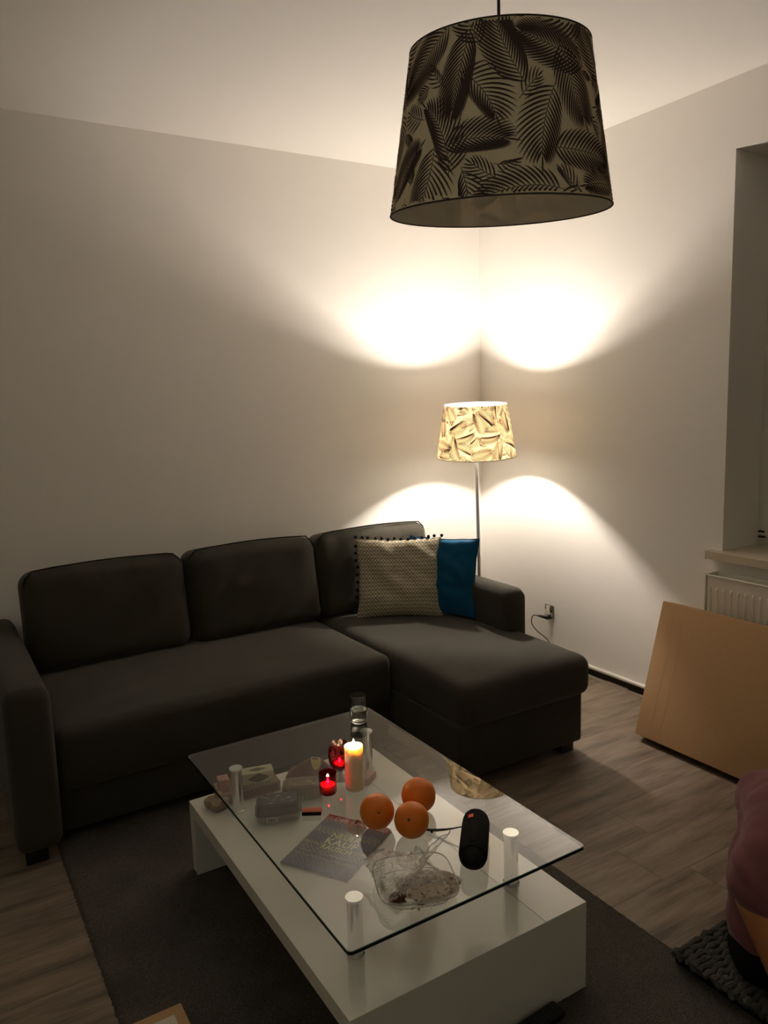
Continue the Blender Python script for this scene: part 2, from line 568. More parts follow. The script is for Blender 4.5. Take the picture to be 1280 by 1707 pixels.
sk = MB().lathe([(0, .0), (.016, .0), (.019, .01), (.019, .07), (.014, .085), (.014, .10), (0, .10)], 24).build('lamp_socket', plain('socket_white', sr(225, 220, 210), .4), lamp); under(sk, Msh)
bb = bmesh.new(); bmesh.ops.create_icosphere(bb, subdivisions=2, radius=.028)
bmesh.ops.delete(bb, geom=[v for v in bb.verts if v.co.z < -.012], context='VERTS')
for v in bb.verts: v.co = Vector((v.co.x * .86, v.co.y * .86, (v.co.z + .012) * 1.9 - .012))
for v in bb.verts: v.co.z += .138
mbb = MB(); mbb.frombm(bb)
cl = MB().lathe([(0, .098), (.013, .10), (.016, .112), (.0275, .1235), (.0285, .1255), (0, .1255)], 24).build('spill_collar', plain('collar_white', sr(228, 226, 220), .4), lamp); under(cl, Msh)  # unseen collar added to cut the light falling below the bulb
bulb = mbb.build('bulb', emissive('bulb_light', BULB_COLOR, BULB_STRENGTH), lamp); under(bulb, Msh)

# pendant
pax = Vector((-.0509, -.0709, 1)).normalized()
pB = Vector((-1.8983, -2.4366, 1.8798)); pT = pB + pax * .3015
hang = pT - pax * .05
pend = thing('pendant_lamp', 'unlit hanging lamp with dark fern print shade on a black cable', 'lamp', (hang.x, hang.y, H))
qm = Vector((0, 0, 1)).rotation_difference(pax).to_matrix().to_4x4()
Mp = Matrix.Translation(pB - Vector((hang.x, hang.y, H))) @ qm
s_ = make_shade(pend, .225, .1761, .3015, 0); under(s_, Mp @ RZ(1.9))
sp_ = make_spider(pend, .1761, .3015, .05); under(sp_, Mp)
hz = hang.z - H
MB().tube([(0, 0, 0), (.0, .0, hz)], .0032, 10).build('cable', M_black, pend)
MB().lathe([(0, 0), (.05, 0), (.05, -.012), (.035, -.04), (.008, -.05), (0, -.05)], 32).build('ceiling_cap', M_white, pend)
sk = MB().lathe([(0, .0), (.012, -.005), (.02, -.02), (.02, -.07), (0, -.07)], 24).build('lamp_socket', M_black, pend); sk.location = (0, 0, hz + .02)
b2 = MB().lathe([(0, -.068), (.012, -.07), (.014, -.085), (.026, -.105), (.030, -.125), (.026, -.145), (.012, -.157), (0, -.16)], 24).build('bulb', plain('bulb_opal', sr(215, 212, 205), .3), pend); b2.location = (0, 0, hz + .02)

# unseen uplighter added behind the camera: cool rear light and fill for dark walls
rl = thing('fill_uplighter', 'slim black uplighter added out of view at the rear left as fill light', 'lamp', (-4.25, -4.3, 0))
MB().lathe([(0, 0), (.14, 0), (.14, .012), (.02, .02), (0, .02)], 32).build('lamp_base', M_black, rl)
MB().tube([(0, 0, .018), (0, 0, 1.74)], .011, 12).build('pole', M_black, rl)
MB().lathe([(0, 1.735), (.03, 1.735), (.12, 1.77), (.175, 1.83), (.170, 1.83), (.115, 1.777), (0, 1.745)], 40).build('fill_bowl', M_black, rl)
MB().lathe([(0, 1.790), (.10, 1.790), (.12, 1.786)], 32).build('fill_disc', emissive('fill_glow', REAR_FILL_COLOR, REAR_FILL_STRENGTH), rl)

# ------------------------------------------------------------------ sofa
SX, SY = -1.72, -.55
sofa = thing('corner_sofa', 'dark grey corner sofa with chaise, three back cushions and low arms', 'sofa', (SX, SY, 0))
def spart(name, bm_or_mb, m=None, loc=(0, 0, 0), rot=(0, 0, 0), parent=sofa, auto=60):
    if isinstance(bm_or_mb, bmesh.types.BMesh):
        mb = MB(); mb.frombm(bm_or_mb)
    else: mb = bm_or_mb
    o = mb.build(name, m or M_sofa, parent, auto=auto)
    o.location = Vector(loc) - (Vector((SX, SY, 0)) if parent is sofa else Vector((0, 0, 0)))
    o.rotation_euler = rot
    return o
def wr(seed, amp, s=5):
    def fn(p, q):
        d = nz(p, s, seed) * amp + nz(p, s * 2.6, seed + 3) * amp * .35
        return p + Vector((d * .4, d * .4, d))
    return fn
# frames
spart('base_frame', MB().box(-2.68, -1.33, -1.0, -.06, .045, .26, bev=.012), None)
spart('chaise_base', MB().box(-1.325, -.68, -1.505, -.06, .045, .27, bev=.014), None)
spart('back_frame', soft((1.94, .17, .56), .035, (20, 4, 8), None), None, (-1.655, -.105, .34))
# seat cushions
def seat_fn(seed, front_drop):
    def fn(p, q):
        top = max(0, q.z)
        p = p.copy()
        p.z += top * (.012 * (1 - q.x ** 4) * (1 - q.y ** 4))
        d = nz((p.x, p.y, 0), 3.0, seed) * .006
        cr = noise.noise(Vector((p.x * 3 + p.y * 2.2, p.y * 9 - p.x * 7, seed))) * .003
        p.z += top * (d + cr)
        if q.y < -.99 : p.y += nz(p, 4, seed) * .004
        return p
    return fn
spart('seat_cushion', soft((1.345, .93, .225), .035, (44, 30, 8), seat_fn(1, 0)), None, (-2.0, -.575, .3125))
spart('chaise_cushion', soft((.672, 1.36, .175), .05, (28, 48, 8), seat_fn(5, 0)), None, (-.984, -.855, .3385))
# arms
def arm_fn(sd):
    def fn(p, q):
        p = p.copy()
        if q.z > 0: p.z += (1 - q.x ** 2) * .008
        return p + Vector((nz(p, 4, sd), nz(p, 4, sd + 1), nz(p, 4, sd + 2))) * .003
    return fn
spart('armrest', soft((.145, 1.06, .555), .035, (8, 36, 20), arm_fn(11)), None, (-2.747, -.56, .3225))
spart('armrest', soft((.116, 1.09, .575), .042, (8, 36, 20), arm_fn(12)), None, (-.688, -.575, .335))
# feet
for (fx, fy) in ((-2.76, -1.03), (-1.38, -.95), (-.75, -1.455), (-1.25, -1.455), (-2.76, -.1), (-.75, -.1)):
    spart('foot', MB().box(fx - .035, fx + .035, fy - .035, fy + .035, 0.004, .05, bev=.004), M_black)
# back cushions
def back_fn(seed, hw):
    def fn(p, q):
        p = p.copy()
        fl = -min(0, q.y)
        bul = (1 - q.x ** 4) * (1 - abs(q.z) ** 3)
        p.y -= fl * .035 * bul
        p.y += max(0, q.y) * .01 * bul
        if q.z > 0: p.z += .012 * (1 - q.x ** 2) * q.z
        # gathers near the top seam and round the corners
        e = max(0, q.z - .55) * 2
        d = noise.noise(Vector((p.x * 38, p.z * 5, seed))) * .007 * e + noise.noise(Vector((p.x * 6 + seed, p.z * 6, 2))) * .012
        d += noise.noise(Vector(((p.x - p.z) * 14, (p.x + p.z) * 3, seed))) * .008
        p.y -= fl * d
        p.z += nz(p, 7, seed) * .005
        return p
    return fn
for (cx, w, sd) in ((-2.322, .68, 21), (-1.648, .655, 22), (-.985, .672, 23)):
    c = spart('back_cushion', soft((w, .19, .43), .062, (44, 8, 30), back_fn(sd, w / 2)), None, (cx, -.285, .622), (math.radians(-9), 0, 0))
    pts = [(-w / 2 + .05 + (w - .1) * k / 20, -.075 + nz((k * .1, sd, 0), 3) * .002, .217 + .012 * (1 - (2 * k / 20 - 1) ** 2)) for k in range(21)]
    pts = [(-w / 2 + .012, -.066, .16)] + [(-w / 2 + .022, -.07, .19)] + pts + [(w / 2 - .022, -.07, .19), (w / 2 - .012, -.066, .16)]
    MB().tube(pts, .0035, 6).build('piping', M_sofa_seam, c)

# ------------------------------------------------------------------ pillows
def pillow_geo(W, Hh, D, n, seed, wrinkle):
    vs, uv, fs = [], [], []
    def P(i, j, s):
        u, v = 2 * i / n - 1, 2 * j / n - 1
        x = u * W / 2 * (1 - .07 * (1 - v * v)); z_ = v * Hh / 2 * (1 - .06 * (1 - u * u))
        t = max(0, (1 - u ** 4) * (1 - v ** 4)) ** .55
        wv = noise.noise(Vector((x * 9 + z_ * 14, z_ * 5 - x * 4, seed))) * wrinkle * t + noise.noise(Vector((x * 22, z_ * 22, seed + 4))) * wrinkle * .35 * t
        edge = noise.noise(Vector((u * 3, v * 3, seed + 8))) * .004
        return (x + edge, s * (D / 2 * t + wv * 1.2) , z_ + edge)
    idx = {}
    for s in (-1, 1):
        for i in range(n + 1):
            for j in range(n + 1):
                b = i in (0, n) or j in (0, n)
                if b and (i, j, 0) in idx: idx[(i, j, s)] = idx[(i, j, 0)]; continue
                idx[(i, j, s)] = len(vs); vs.append(P(i, j, s)); uv.append((i / n, j / n))
                if b: idx[(i, j, 0)] = idx[(i, j, s)]
        for i in range(n):
            for j in range(n):
                q4 = (idx[(i, j, s)], idx[(i + 1, j, s)], idx[(i + 1, j + 1, s)], idx[(i, j + 1, s)])
                fs.append(q4 if s < 0 else q4[::-1])
    return vs, fs, uv, P

def ogee_mat():
    t = NT('ogee_weave')
    tc = t.node('ShaderNodeTexCoord'); sep = t.node('ShaderNodeSeparateXYZ'); t.link(tc.outputs['UV'], sep.inputs[0])
    u = t.math('MULTIPLY', sep.outputs[0], 26.0); v = t.math('MULTIPLY', sep.outputs[1], 10.0)
    cu = t.math('FLOOR', u)
    odd = t.math('MODULO', cu, 2.0)
    vv = t.math('ADD', v, t.math('MULTIPLY', odd, .5))
    a = t.math('SUBTRACT', t.math('FRACT', u), .5); b = t.math('SUBTRACT', t.math('FRACT', vv), .5)
    aa = t.math('ABSOLUTE', a)
    d = t.math('SQRT', t.math('ADD', t.math('POWER', t.math('MULTIPLY', a, 1.0), 2.0), t.math('POWER', t.math('MULTIPLY', b, 2.3), 2.0)))
    dot = t.math('LESS_THAN', d, .24)
    ring = t.math('MULTIPLY', t.math('GREATER_THAN', d, .30), t.math('LESS_THAN', d, .40))
    wave = t.math('SUBTRACT', .33, t.math('MULTIPLY', t.math('COSINE', t.math('MULTIPLY', b, 2 * PI)), -.14))
    line = t.math('MULTIPLY', t.math('LESS_THAN', t.math('ABSOLUTE', t.math('SUBTRACT', aa, wave)), .085), 1.0)
    stem = t.math('MULTIPLY', t.math('LESS_THAN', aa, .06), t.math('GREATER_THAN', t.math('ABSOLUTE', b), .38))
    m = t.math('MAXIMUM', t.math('MAXIMUM', dot, line), t.math('MAXIMUM', stem, t.math('MULTIPLY', ring, .0)))
    wv = t.noise(t.coords('Object'), 700, 2)
    c = t.mix(m, sr(222, 212, 184), sr(84, 72, 56))
    c = t.mix(t.math('MULTIPLY', wv, .25), c, sr(90, 80, 66))
    t.link(c, t.b.inputs['Base Color']); t.b.inputs['Roughness'].default_value = .9
    t.b.inputs['Specular IOR Level'].default_value = .15
    return t.m

gp = thing('throw_pillow', 'beige ogee patterned cushion with dark pompom edge leaning on the sofa back', 'cushion', (-1.005, -.600, .428))
gp.rotation_euler = (math.radians(-14), 0, math.radians(-33))
vs, fs, uv, P1 = pillow_geo(.43, .40, .10, 44, 31, .012)
mb = MB(); mb.add([(x, y, z_ + .200) for x, y, z_ in vs], fs)
mb.build('pillow_cover', ogee_mat(), gp, uv=uv, auto=70)
M_pom = plain('pompom_wool', sr(26, 20, 22), .95, bump=.4, scale=300)
rs = random.Random(5)
spots = []
for k in range(14): spots.append((k / 13 * 44, 44, 0))
for k in range(1, 11): spots.append((44, 44 - k * 4, 1))
for k in range(1, 11): spots.append((0, 44 - k * 4, -1))
pom0 = None
for (i, j, sd) in spots:
    pt = Vector(P1(i, j, 0)); c = pt + Vector((sd * .008 + rs.uniform(-.003, .003), rs.uniform(-.006, .002), .200 + (.008 if j == 44 else 0) + rs.uniform(-.003, .003)))
    if pom0 is None:
        bm = bmesh.new(); bmesh.ops.create_icosphere(bm, subdivisions=2, radius=.0085)
        for v in bm.verts: v.co *= 1 + noise.noise(v.co * 400) * .12
        mb = MB(); mb.frombm(bm); pom = mb.build('pompom', M_pom, gp); pom0 = pom
    else:
        pom = pom0.copy(); COL.objects.link(pom); pom.parent = gp
    pom.location = c
def velvet(name, c1, c2):
    t = NT(name)
    n1 = t.noise(t.coords(), 9, 3)
    t.link(t.mix(n1, c1, c2), t.b.inputs['Base Color'])
    t.b.inputs['Roughness'].default_value = .7
    t.b.inputs['Sheen Weight'].default_value = .5
    t.b.inputs['Sheen Tint'].default_value = (.1, .5, .8, 1)
    t.b.inputs['Specular IOR Level'].default_value = .15
    return t.m
bp = thing('throw_pillow', 'plain teal blue velvet cushion between the patterned cushion and the armrest', 'cushion', (-.833, -.690, .434))
bp.rotation_euler = (math.radians(-12), math.radians(-2), math.radians(-66))
vs, fs, uv, P2 = pillow_geo(.40, .385, .070, 40, 47, .014)
MB().add([(x, y, z_ + .197) for x, y, z_ in vs], fs).build('pillow_cover', velvet('blue_velvet', sr(6, 62, 96), sr(14, 86, 124)), bp, auto=70)
rim = MB(); rim.tube([Vector(P2(*ij, 0)) + Vector((0, 0, .197)) for ij in [(k, 0) for k in range(0, 41, 2)] + [(40, k) for k in range(2, 41, 2)] + [(k, 40) for k in range(38, -1, -2)] + [(0, k) for k in range(38, 0, -2)]], .003, 6, closed=True)
rim.build('piping', plain('blue_piping', sr(6, 44, 70), .8), bp)

# ------------------------------------------------------------------ rug and mat
def rug_mat(name, c1, c2, s=260):
    t = NT(name)
    v = t.coords()
    a = t.noise(v, s, 3, .7); b = t.noise(v, 7, 4)
    c = t.mix(t.ramp(a, .3, .7), c1, c2)
    c = t.mix(t.math('MULTIPLY', t.ramp(b, .4, .7), .35), c, c1)
    t.link(c, t.b.inputs['Base Color']); t.b.inputs['Roughness'].default_value = 1
    t.b.inputs['Specular IOR Level'].default_value = .05
    t.bump(a, .9, .006)
    return t.m
rx0, rx1, ry0, ry1 = -2.69, -1.36, -3.35, -.80
gx, gy = 150, 280
vs, fs = [], []
for j in range(gy + 1):
    for i in range(gx + 1):
        x = rx0 + (rx1 - rx0) * i / gx; y = ry0 + (ry1 - ry0) * j / gy
        e = min(i, gx - i, (j), (gy - j))
        jx = noise.noise(Vector((x * 90, y * 90, 1))) * .006 if e == 0 else 0
        z_ = .0012 if e == 0 else .011 + noise.noise(Vector((x * 70, y * 70, 0))) * .0035 + noise.noise(Vector((x * 13, y * 13, 5))) * .002
        vs.append((x + jx, y + jx, z_))
for j in range(gy):
    for i in range(gx):
        a = j * (gx + 1) + i; fs.append((a, a + 1, a + gx + 2, a + gx + 1))
o = MB().add(vs, fs).build('area_rug', rug_mat('rug_pile', sr(58, 54, 50), sr(118, 112, 104)), auto=180)
tag(o, 'dark grey short pile rug lying under the coffee table', 'rug')

mat = thing('floor_mat', 'small grey chunky knitted floor cushion under the seated person', 'mat', (-1.41, -2.53, .013))
mb = MB(); mb.box(.004, .60, -.60, -.004, 0.0, .024, bev=.008)
mb.build('mat_pad', rug_mat('mat_pad_wool', sr(22, 21, 20), sr(46, 44, 42)), mat)
mb = MB()
k = 0; yy = -.012
rs = random.Random(8)
while yy > -.60:
    pts, rr = [], []
    m_ = 60
    for i in range(m_ + 1):
        x = .6 * i / m_ + rs.uniform(-.0015, .0015)
        pts.append((x - .004 * (k % 2) - .003, yy + math.sin(i * 1.05 + k * 1.7) * .0025, .030 + math.sin(i * 2.1 + k) * .0025)); rr.append(.0095 + .0022 * math.sin(i * 1.57 + k * 2.2))
    mb.tube(pts, rr, 8); yy -= .0185; k += 1
mb.build('yarn_loops', rug_mat('mat_yarn', sr(74, 72, 68), sr(120, 116, 110), 400), mat)

# ------------------------------------------------------------------ coffee table
tx0, tx1, ty0, ty1, tz = -2.337, -1.660, -2.466, -1.405, .2475
tb = thing('coffee_table', 'white lacquer coffee table with raised clear glass top on chrome posts', 'table', ((tx0 + tx1) / 2, (ty0 + ty1) / 2, .013))
def tpart(name, mb, m, parent=tb, smooth=True, auto=40):
    o = mb.build(name, m, parent, smooth, auto)
    if parent is tb: o.matrix_parent_inverse = Matrix.Translation((-(tx0 + tx1) / 2, -(ty0 + ty1) / 2, -.013))
    return o
def table_mat():
    t = NT('table_lacquer')
    v = t.coords('Object')
    n1 = t.noise(v, 5, 3)
    t.link(t.mix(n1, sr(218, 214, 204), sr(226, 223, 214)), t.b.inputs['Base Color'])
    t.b.inputs['Roughness'].default_value = .16
    t.b.inputs['Specular IOR Level'].default_value = .5
    return t.m
M_table = table_mat()
th = .042
seam = -1.795
top = MB()
top.box(tx0, seam - .0008, ty0 + th, ty1 - th, tz - th, tz - .0014)
top.box(seam + .0008, tx1, ty0 + th, ty1 - th, tz - th, tz - .0014)
top.box(tx0, seam - .0008, ty0, ty1, tz - .0014, tz)
top.box(seam + .0008, tx1, ty0, ty1, tz - .0014, tz)
top.box(seam - .001, seam + .001, ty0 + .001, ty1 - .001, tz - .0016, tz - .0010, 1)
tpart('lower_top', top, [M_table, M_black])
tpart('end_panel', MB().box(tx0, tx1, ty0, ty0 + th, .012, tz - .0015), M_table)
tpart('end_panel', MB().box(tx0, tx1, ty1 - th, ty1, .012, tz - .0015), M_table)
tpart('side_panel', MB().box(tx1 - .03, tx1, ty0 + th, ty1 - th, .013, tz - th, bev=.001), M_table)
gt0, gt1 = .391, .401
for (px, py) in ((-2.227, -1.553), (-1.760, -1.556), (-2.229, -2.303), (-1.765, -2.304)):
    M = T(px, py, 0)
    po = tpart('post', MB().lathe([(0, tz + .001), (.0185, tz + .001), (.0185, gt0 - .007), (0, gt0 - .007)], 32, M=M), M_chrome)
    c1 = MB().lathe([(0, tz), (.0215, tz), (.0215, tz + .005), (.0188, tz + .007), (.0188, tz + .0005), (0, tz + .0005)], 32, M=M)
    tpart('collar', c1, M_chrome, po)
    c2 = MB().lathe([(0, gt0 - .007), (.0192, gt0 - .007), (.0205, gt0 - .0055), (.0205, gt0 - .0005), (0, gt0 - .0005)], 32, M=M)
    tpart('post_cap', c2, plain('cap_satin', (.8, .8, .78, 1), .3, metal=1), po)
M_glass = clear('table_glass', (.965, .985, .975), 1.85, 0.0)
M_gedge = plain('glass_edge', sr(10, 26, 24), .08, var=.2, spec=.9)
M_gedge_l = clear('glass_edge_light', (.35, .55, .5), 1.6, .05, body=((.25, .34, .31), .35))
bm = bmesh.new(); bmesh.ops.create_cube(bm, size=1)
g0x, g1x, g0y, g1y = -2.333, -1.664, -2.467, -1.402
for v in bm.verts: v.co = Vector(((g0x + g1x) / 2 + v.co.x * (g1x - g0x), (g0y + g1y) / 2 + v.co.y * (g1y - g0y), (gt0 + gt1) / 2 + v.co.z * .010))
ve = [e for e in bm.edges if abs(e.verts[0].co.z - e.verts[1].co.z) > .005]
bmesh.ops.bevel(bm, geom=ve, offset=.012, segments=4, affect='EDGES', profile=.5)
rim_e = [e for e in bm.edges if abs(e.verts[0].co.z - e.verts[1].co.z) < 1e-5 and len(e.link_faces) == 2 and abs(e.link_faces[0].normal.z - e.link_faces[1].normal.z) > .5]
bmesh.ops.bevel(bm, geom=rim_e, offset=.0012, segments=1, affect='EDGES')
bm.normal_update()
mb = MB(); bm.verts.index_update()
mats_i = [0 if abs(f.normal.z) > .95 else (2 if f.normal.z > .3 else 1) for f in bm.faces]
mb.v = [v.co.copy() for v in bm.verts]; mb.f = [[v.index for v in f.verts] for f in bm.faces]; mb.m = mats_i; bm.free()
gtop = tpart('glass_top', mb, [M_glass, M_gedge, M_gedge_l], smooth=False)
GZ = gt1 + .0005
LZ = tz + .0005

# ------------------------------------------------------------------ candles and glasses on the glass top
M_flame = emissive('flame_glow', (1.0, .60, .32), FLAME_STRENGTH)
M_wick = plain('wick', sr(30, 22, 18), .9)
def wax_mat(name, col, rad):
    t = NT(name)
    t.b.inputs['Base Color'].default_value = col
    n1 = t.noise(t.coords(), 30, 2)
    t.link(t.mix(n1, col, tuple(min(1, c * 1.04) for c in col[:3]) + (1,)), t.b.inputs['Base Color'])
    t.b.inputs['Subsurface Weight'].default_value = 1.0
    t.b.inputs['Subsurface Radius'].default_value = (1.0, .8, .55)
    t.b.inputs['Subsurface Scale'].default_value = rad
    t.b.inputs['Roughness'].default_value = .4
    return t.m
M_wax = wax_mat('ivory_wax', sr(244, 232, 206), .014)
def flame(parent, z0, h, w, M=None):
    pr_ = [(0, z0)] + [(w * (math.sin(PI * (t ** .62)) ** 1.0) * (1 - .25 * t) + .0002, z0 + h * t) for t in [k / 10 for k in range(1, 10)]] + [(0, z0 + h)]
    return MB().lathe(pr_, 12).build('flame', M_flame, parent)
cd = thing('pillar_candle', 'lit tall ivory pillar candle standing on the glass table top', 'candle', (-1.994, -1.894, GZ))
R = .0268; Hc = .128
prof = [(0, 0), (R - .003, 0), (R, .004), (R, Hc - .006), (R + .0003, Hc), (R - .0015, Hc + .002), (R - .005, Hc - .001), (R - .009, Hc - .0055), (.004, Hc - .0075), (0, Hc - .0075)]
def wob(a, z_): return 1 + (.03 * math.sin(3 * a + 1) if z_ > Hc - .004 else 0)
body = MB().lathe(prof, 40, facet=wob).build('candle_body', M_wax, cd)
wk = MB().tube([(0, 0, Hc - .008), (.0005, .0003, Hc + .002), (.002, .001, Hc + .006)], .0009, 6).build('wick', M_wick, cd)
flame(cd, Hc + .0005, .021, .0042)

M_red = clear('red_glass', (.50, .012, .05), 1.5, 0.02)
M_redf = clear('red_glass_faceted', (.42, .01, .05), 1.7, 0.02, bump=.5, bscale=90)
tl = thing('tealight_holder', 'small lit red glass candle cup in front of the red goblet', 'candle holder', (-2.069, -1.871, GZ))
MB().lathe([(0, 0), (.0225, 0), (.0245, .003), (.0262, .058), (.0262, .060), (.0245, .060), (.0235, .058), (.0215, .008), (0, .007)], 40).build('glass_cup', M_red, tl)
MB().lathe([(0, .0075), (.0205, .0078), (.0222, .026), (0, .0265)], 32).build('candle_wax', wax_mat('tealight_wax', sr(245, 215, 200), .02), tl)
flame(tl, .028, .016, .0036)
gb = thing('votive_goblet', 'red faceted glass goblet on a clear foot behind the small red cup', 'candle holder', (-2.004, -1.822, GZ))
def fac(a, z_): return 1 + .06 * math.cos(10 * a + (PI if int(z_ * 90) % 2 else 0))
MB().lathe([(0, .030), (.016, .032), (.025, .043), (.030, .060), (.0315, .080), (.0295, .101), (.025, .114), (.0235, .114), (.0275, .099), (.0298, .080), (.028, .062), (.023, .046), (.012, .038), (0, .037)], 20, facet=fac).build('glass_bowl', M_redf, gb, auto=12)
MB().lathe([(0, 0), (.022, 0), (.0225, .003), (.012, .008), (.0065, .014), (.0085, .019), (.0075, .024), (.013, .030), (0, .0305)], 24).build('glass_foot', clear('foot_glass', (.75, .72, .72), 1.6, .01, base=.05), gb)
MB().lathe([(0, .0395), (.0165, .0445), (.0175, .0525), (0, .053)], 24).build('candle_wax', wax_mat('tealight_wax_pink', sr(240, 205, 190), .02), gb)
flame(gb, .054, .014, .003)

def real_glass(name, tint=(1, 1, 1), ior=1.45, rough=0):
    t = NT(name)
    g = t.node('ShaderNodeBsdfGlass'); g.inputs[0].default_value = (*tint, 1); g.inputs['Roughness'].default_value = rough; g.inputs['IOR'].default_value = ior
    t.link(g.outputs[0], t.out.inputs[0])
    return t.m
dg = thing('drinking_glass', 'clear tumbler part filled with water near the far table corner', 'glass', (-1.756, -1.499, GZ))
MB().lathe([(0, 0), (.024, 0), (.027, .003), (.0305, .03), (.0315, .05), (.029, .088), (.0275, .096), (.0265, .0965), (.0278, .088), (.0300, .05), (.029, .03), (.0255, .0085), (0, .0075)], 40).build('tumbler', real_glass('tumbler_glass', (.97, .98, .97)), dg)
MB().lathe([(0, .0078), (.0253, .0088), (.0288, .03), (.0298, .046), (0, .0463)], 40).build('water', real_glass('water_body', (.98, .98, .96), 1.33), dg)

# ------------------------------------------------------------------ oranges
def orange_mat():
    t = NT('orange_peel')
    v = t.coords('Generated')
    a = t.noise(t.coords(), 3.2 / .09, 3)
    b = t.node('ShaderNodeTexVoronoi'); b.inputs['Scale'].default_value = 620; t.link(t.coords(), b.inputs['Vector'])
    t.link(t.mix(a, sr(232, 112, 18), sr(240, 140, 34)), t.b.inputs['Base Color'])
    t.b.inputs['Roughness'].default_value = .42
    t.b.inputs['Subsurface Weight'].default_value = .1
    t.b.inputs['Subsurface Scale'].default_value = .004
    t.bump(b.outputs['Distance'], .25, .0012)
    return t.m
M_or = orange_mat(); M_stem = plain('orange_calyx', sr(92, 74, 34), .9)
def make_orange(loc, R, seed, label, rot, star):
    th_ = thing('orange', label, 'orange', loc, group='oranges on the glass top')
    bm = bmesh.new(); bmesh.ops.create_uvsphere(bm, u_segments=48, v_segments=30, radius=R)
    for v in bm.verts:
        d = v.co.normalized()
        k = 1 + noise.noise(d * 1.6 + Vector((seed, 0, 0))) * .022
        ang = d.angle(Vector((0, 0, 1)))
        k -= .06 * math.exp(-(ang / .13) ** 2)
        v.co = Vector((d.x * R * k, d.y * R * k, d.z * R * k * .985))
    mb = MB(); mb.frombm(bm)
    b_ = mb.build('peel', M_or, th_, auto=180)
    b_.rotation_euler = rot; b_.location = (0, 0, R * .985)
    s = MB()
    if star:
        for k in range(5):
            a = 2 * PI * k / 5
            s.add([(.0012 * math.cos(a + 1.2), .0012 * math.sin(a + 1.2), R * .952), (.0055 * math.cos(a), .0055 * math.sin(a), R * .963), (.0012 * math.cos(a - 1.2), .0012 * math.sin(a - 1.2), R * .952)], [(0, 1, 2)])
        s.lathe([(0, R * .95), (.002, R * .951), (.0015, R * .956), (0, R * .957)], 8)
    else:
        s.lathe([(0, R * .925), (.0035, R * .93), (.0042, R * .945), (.003, R * .948), (0, R * .94)], 10)
    s.build('calyx', M_stem, b_)
    return th_
make_orange((-1.912, -2.10, GZ), .0462, 1, 'orange farthest from the camera, behind the other two on the glass', (-.6, .9, 0), False)
make_orange((-2.046, -2.105, GZ), .0448, 2, 'orange on the left with a dark star shaped calyx facing the camera', (1.15, 0, -.42), True)
make_orange((-1.995, -2.190, GZ), .0450, 3, 'front orange, paler, with a small round calyx, nearest the plastic tray', (1.05, 0, -.75), False)
t_ = MB()
vs = []
for k in range(9):
    a = k / 8
    vs += [(a * .022, -.006 * math.sin(PI * a), .001 + .006 * math.sin(PI * a)), (a * .022 - .002, .006 * math.sin(PI * a), .002 + .006 * math.sin(PI * a))]
t_.add(vs, [(2 * k, 2 * k + 2, 2 * k + 3, 2 * k + 1) for k in range(8)])
pl = t_.build('leaf', plain('dry_leaf', sr(150, 84, 26), .6)); pl.location = (-2.088, -2.062, GZ); pl.rotation_euler = (0, 0, .2)
md = pl.modifiers.new('thick', 'SOLIDIFY'); md.thickness = .0008
tag(pl, 'little dry brown leaf beside the left orange', 'leaf')

# ------------------------------------------------------------------ speaker
c0 = Vector((-1.866, -2.288)); c1 = Vector((-1.943, -2.376))
dirn = math.atan2(c1.y - c0.y, c1.x - c0.x); cc = (c0 + c1) / 2
R = .0345
spk = thing('bluetooth_speaker', 'black cylindrical portable speaker lying on the glass top with a wrist strap', 'speaker', (cc.x, cc.y, GZ), dirn)
def fabric_mesh():
    t = NT('speaker_mesh')
    vv = t.node('ShaderNodeTexVoronoi'); vv.inputs['Scale'].default_value = 900; t.link(t.coords(), vv.inputs['Vector'])
    t.link(t.mix(vv.outputs['Distance'], sr(10, 10, 10), sr(26, 26, 26)), t.b.inputs['Base Color'])
    t.b.inputs['Roughness'].default_value = .85; t.b.inputs['Specular IOR Level'].default_value = .15
    return t.m
Ml = T(0, 0, R) @ RY(PI / 2)
L2 = .088
prof = [(.028, -L2 + .004), (.0315, -L2 + .006), (.0338, -L2 + .016), (R, -L2 + .03), (R, L2 - .03), (.0338, L2 - .016), (.0315, L2 - .006), (.028, L2 - .004)]
MB().lathe(prof, 40, M=Ml).build('speaker_grille', fabric_mesh(), spk)
for s in (-1, 1):
    e = MB().lathe([(.0282, s * (L2 - .0045)), (.0275, s * (L2 - .002)), (.024, s * (L2 - .002)), (.0225, s * (L2 - .006)), (.021, s * (L2 - .004)), (.017, s * (L2 - .003)), (.0165, s * (L2 - .0055)), (.009, s * (L2 - .003)), (0, s * (L2 - .002))], 40, M=Ml).build('end_radiator', plain('rubber_black', sr(16, 16, 17), .5), spk)
sp = MB().box(-.070, .070, -.006, .006, -.0006, .0022, bev=.001)
spine = sp.build('spine_strip', plain('spine_rubber', sr(9, 9, 9), .9, spec=.1), spk); spine.location = (0, .0, 2 * R - .0026)
a_ = math.radians(52)
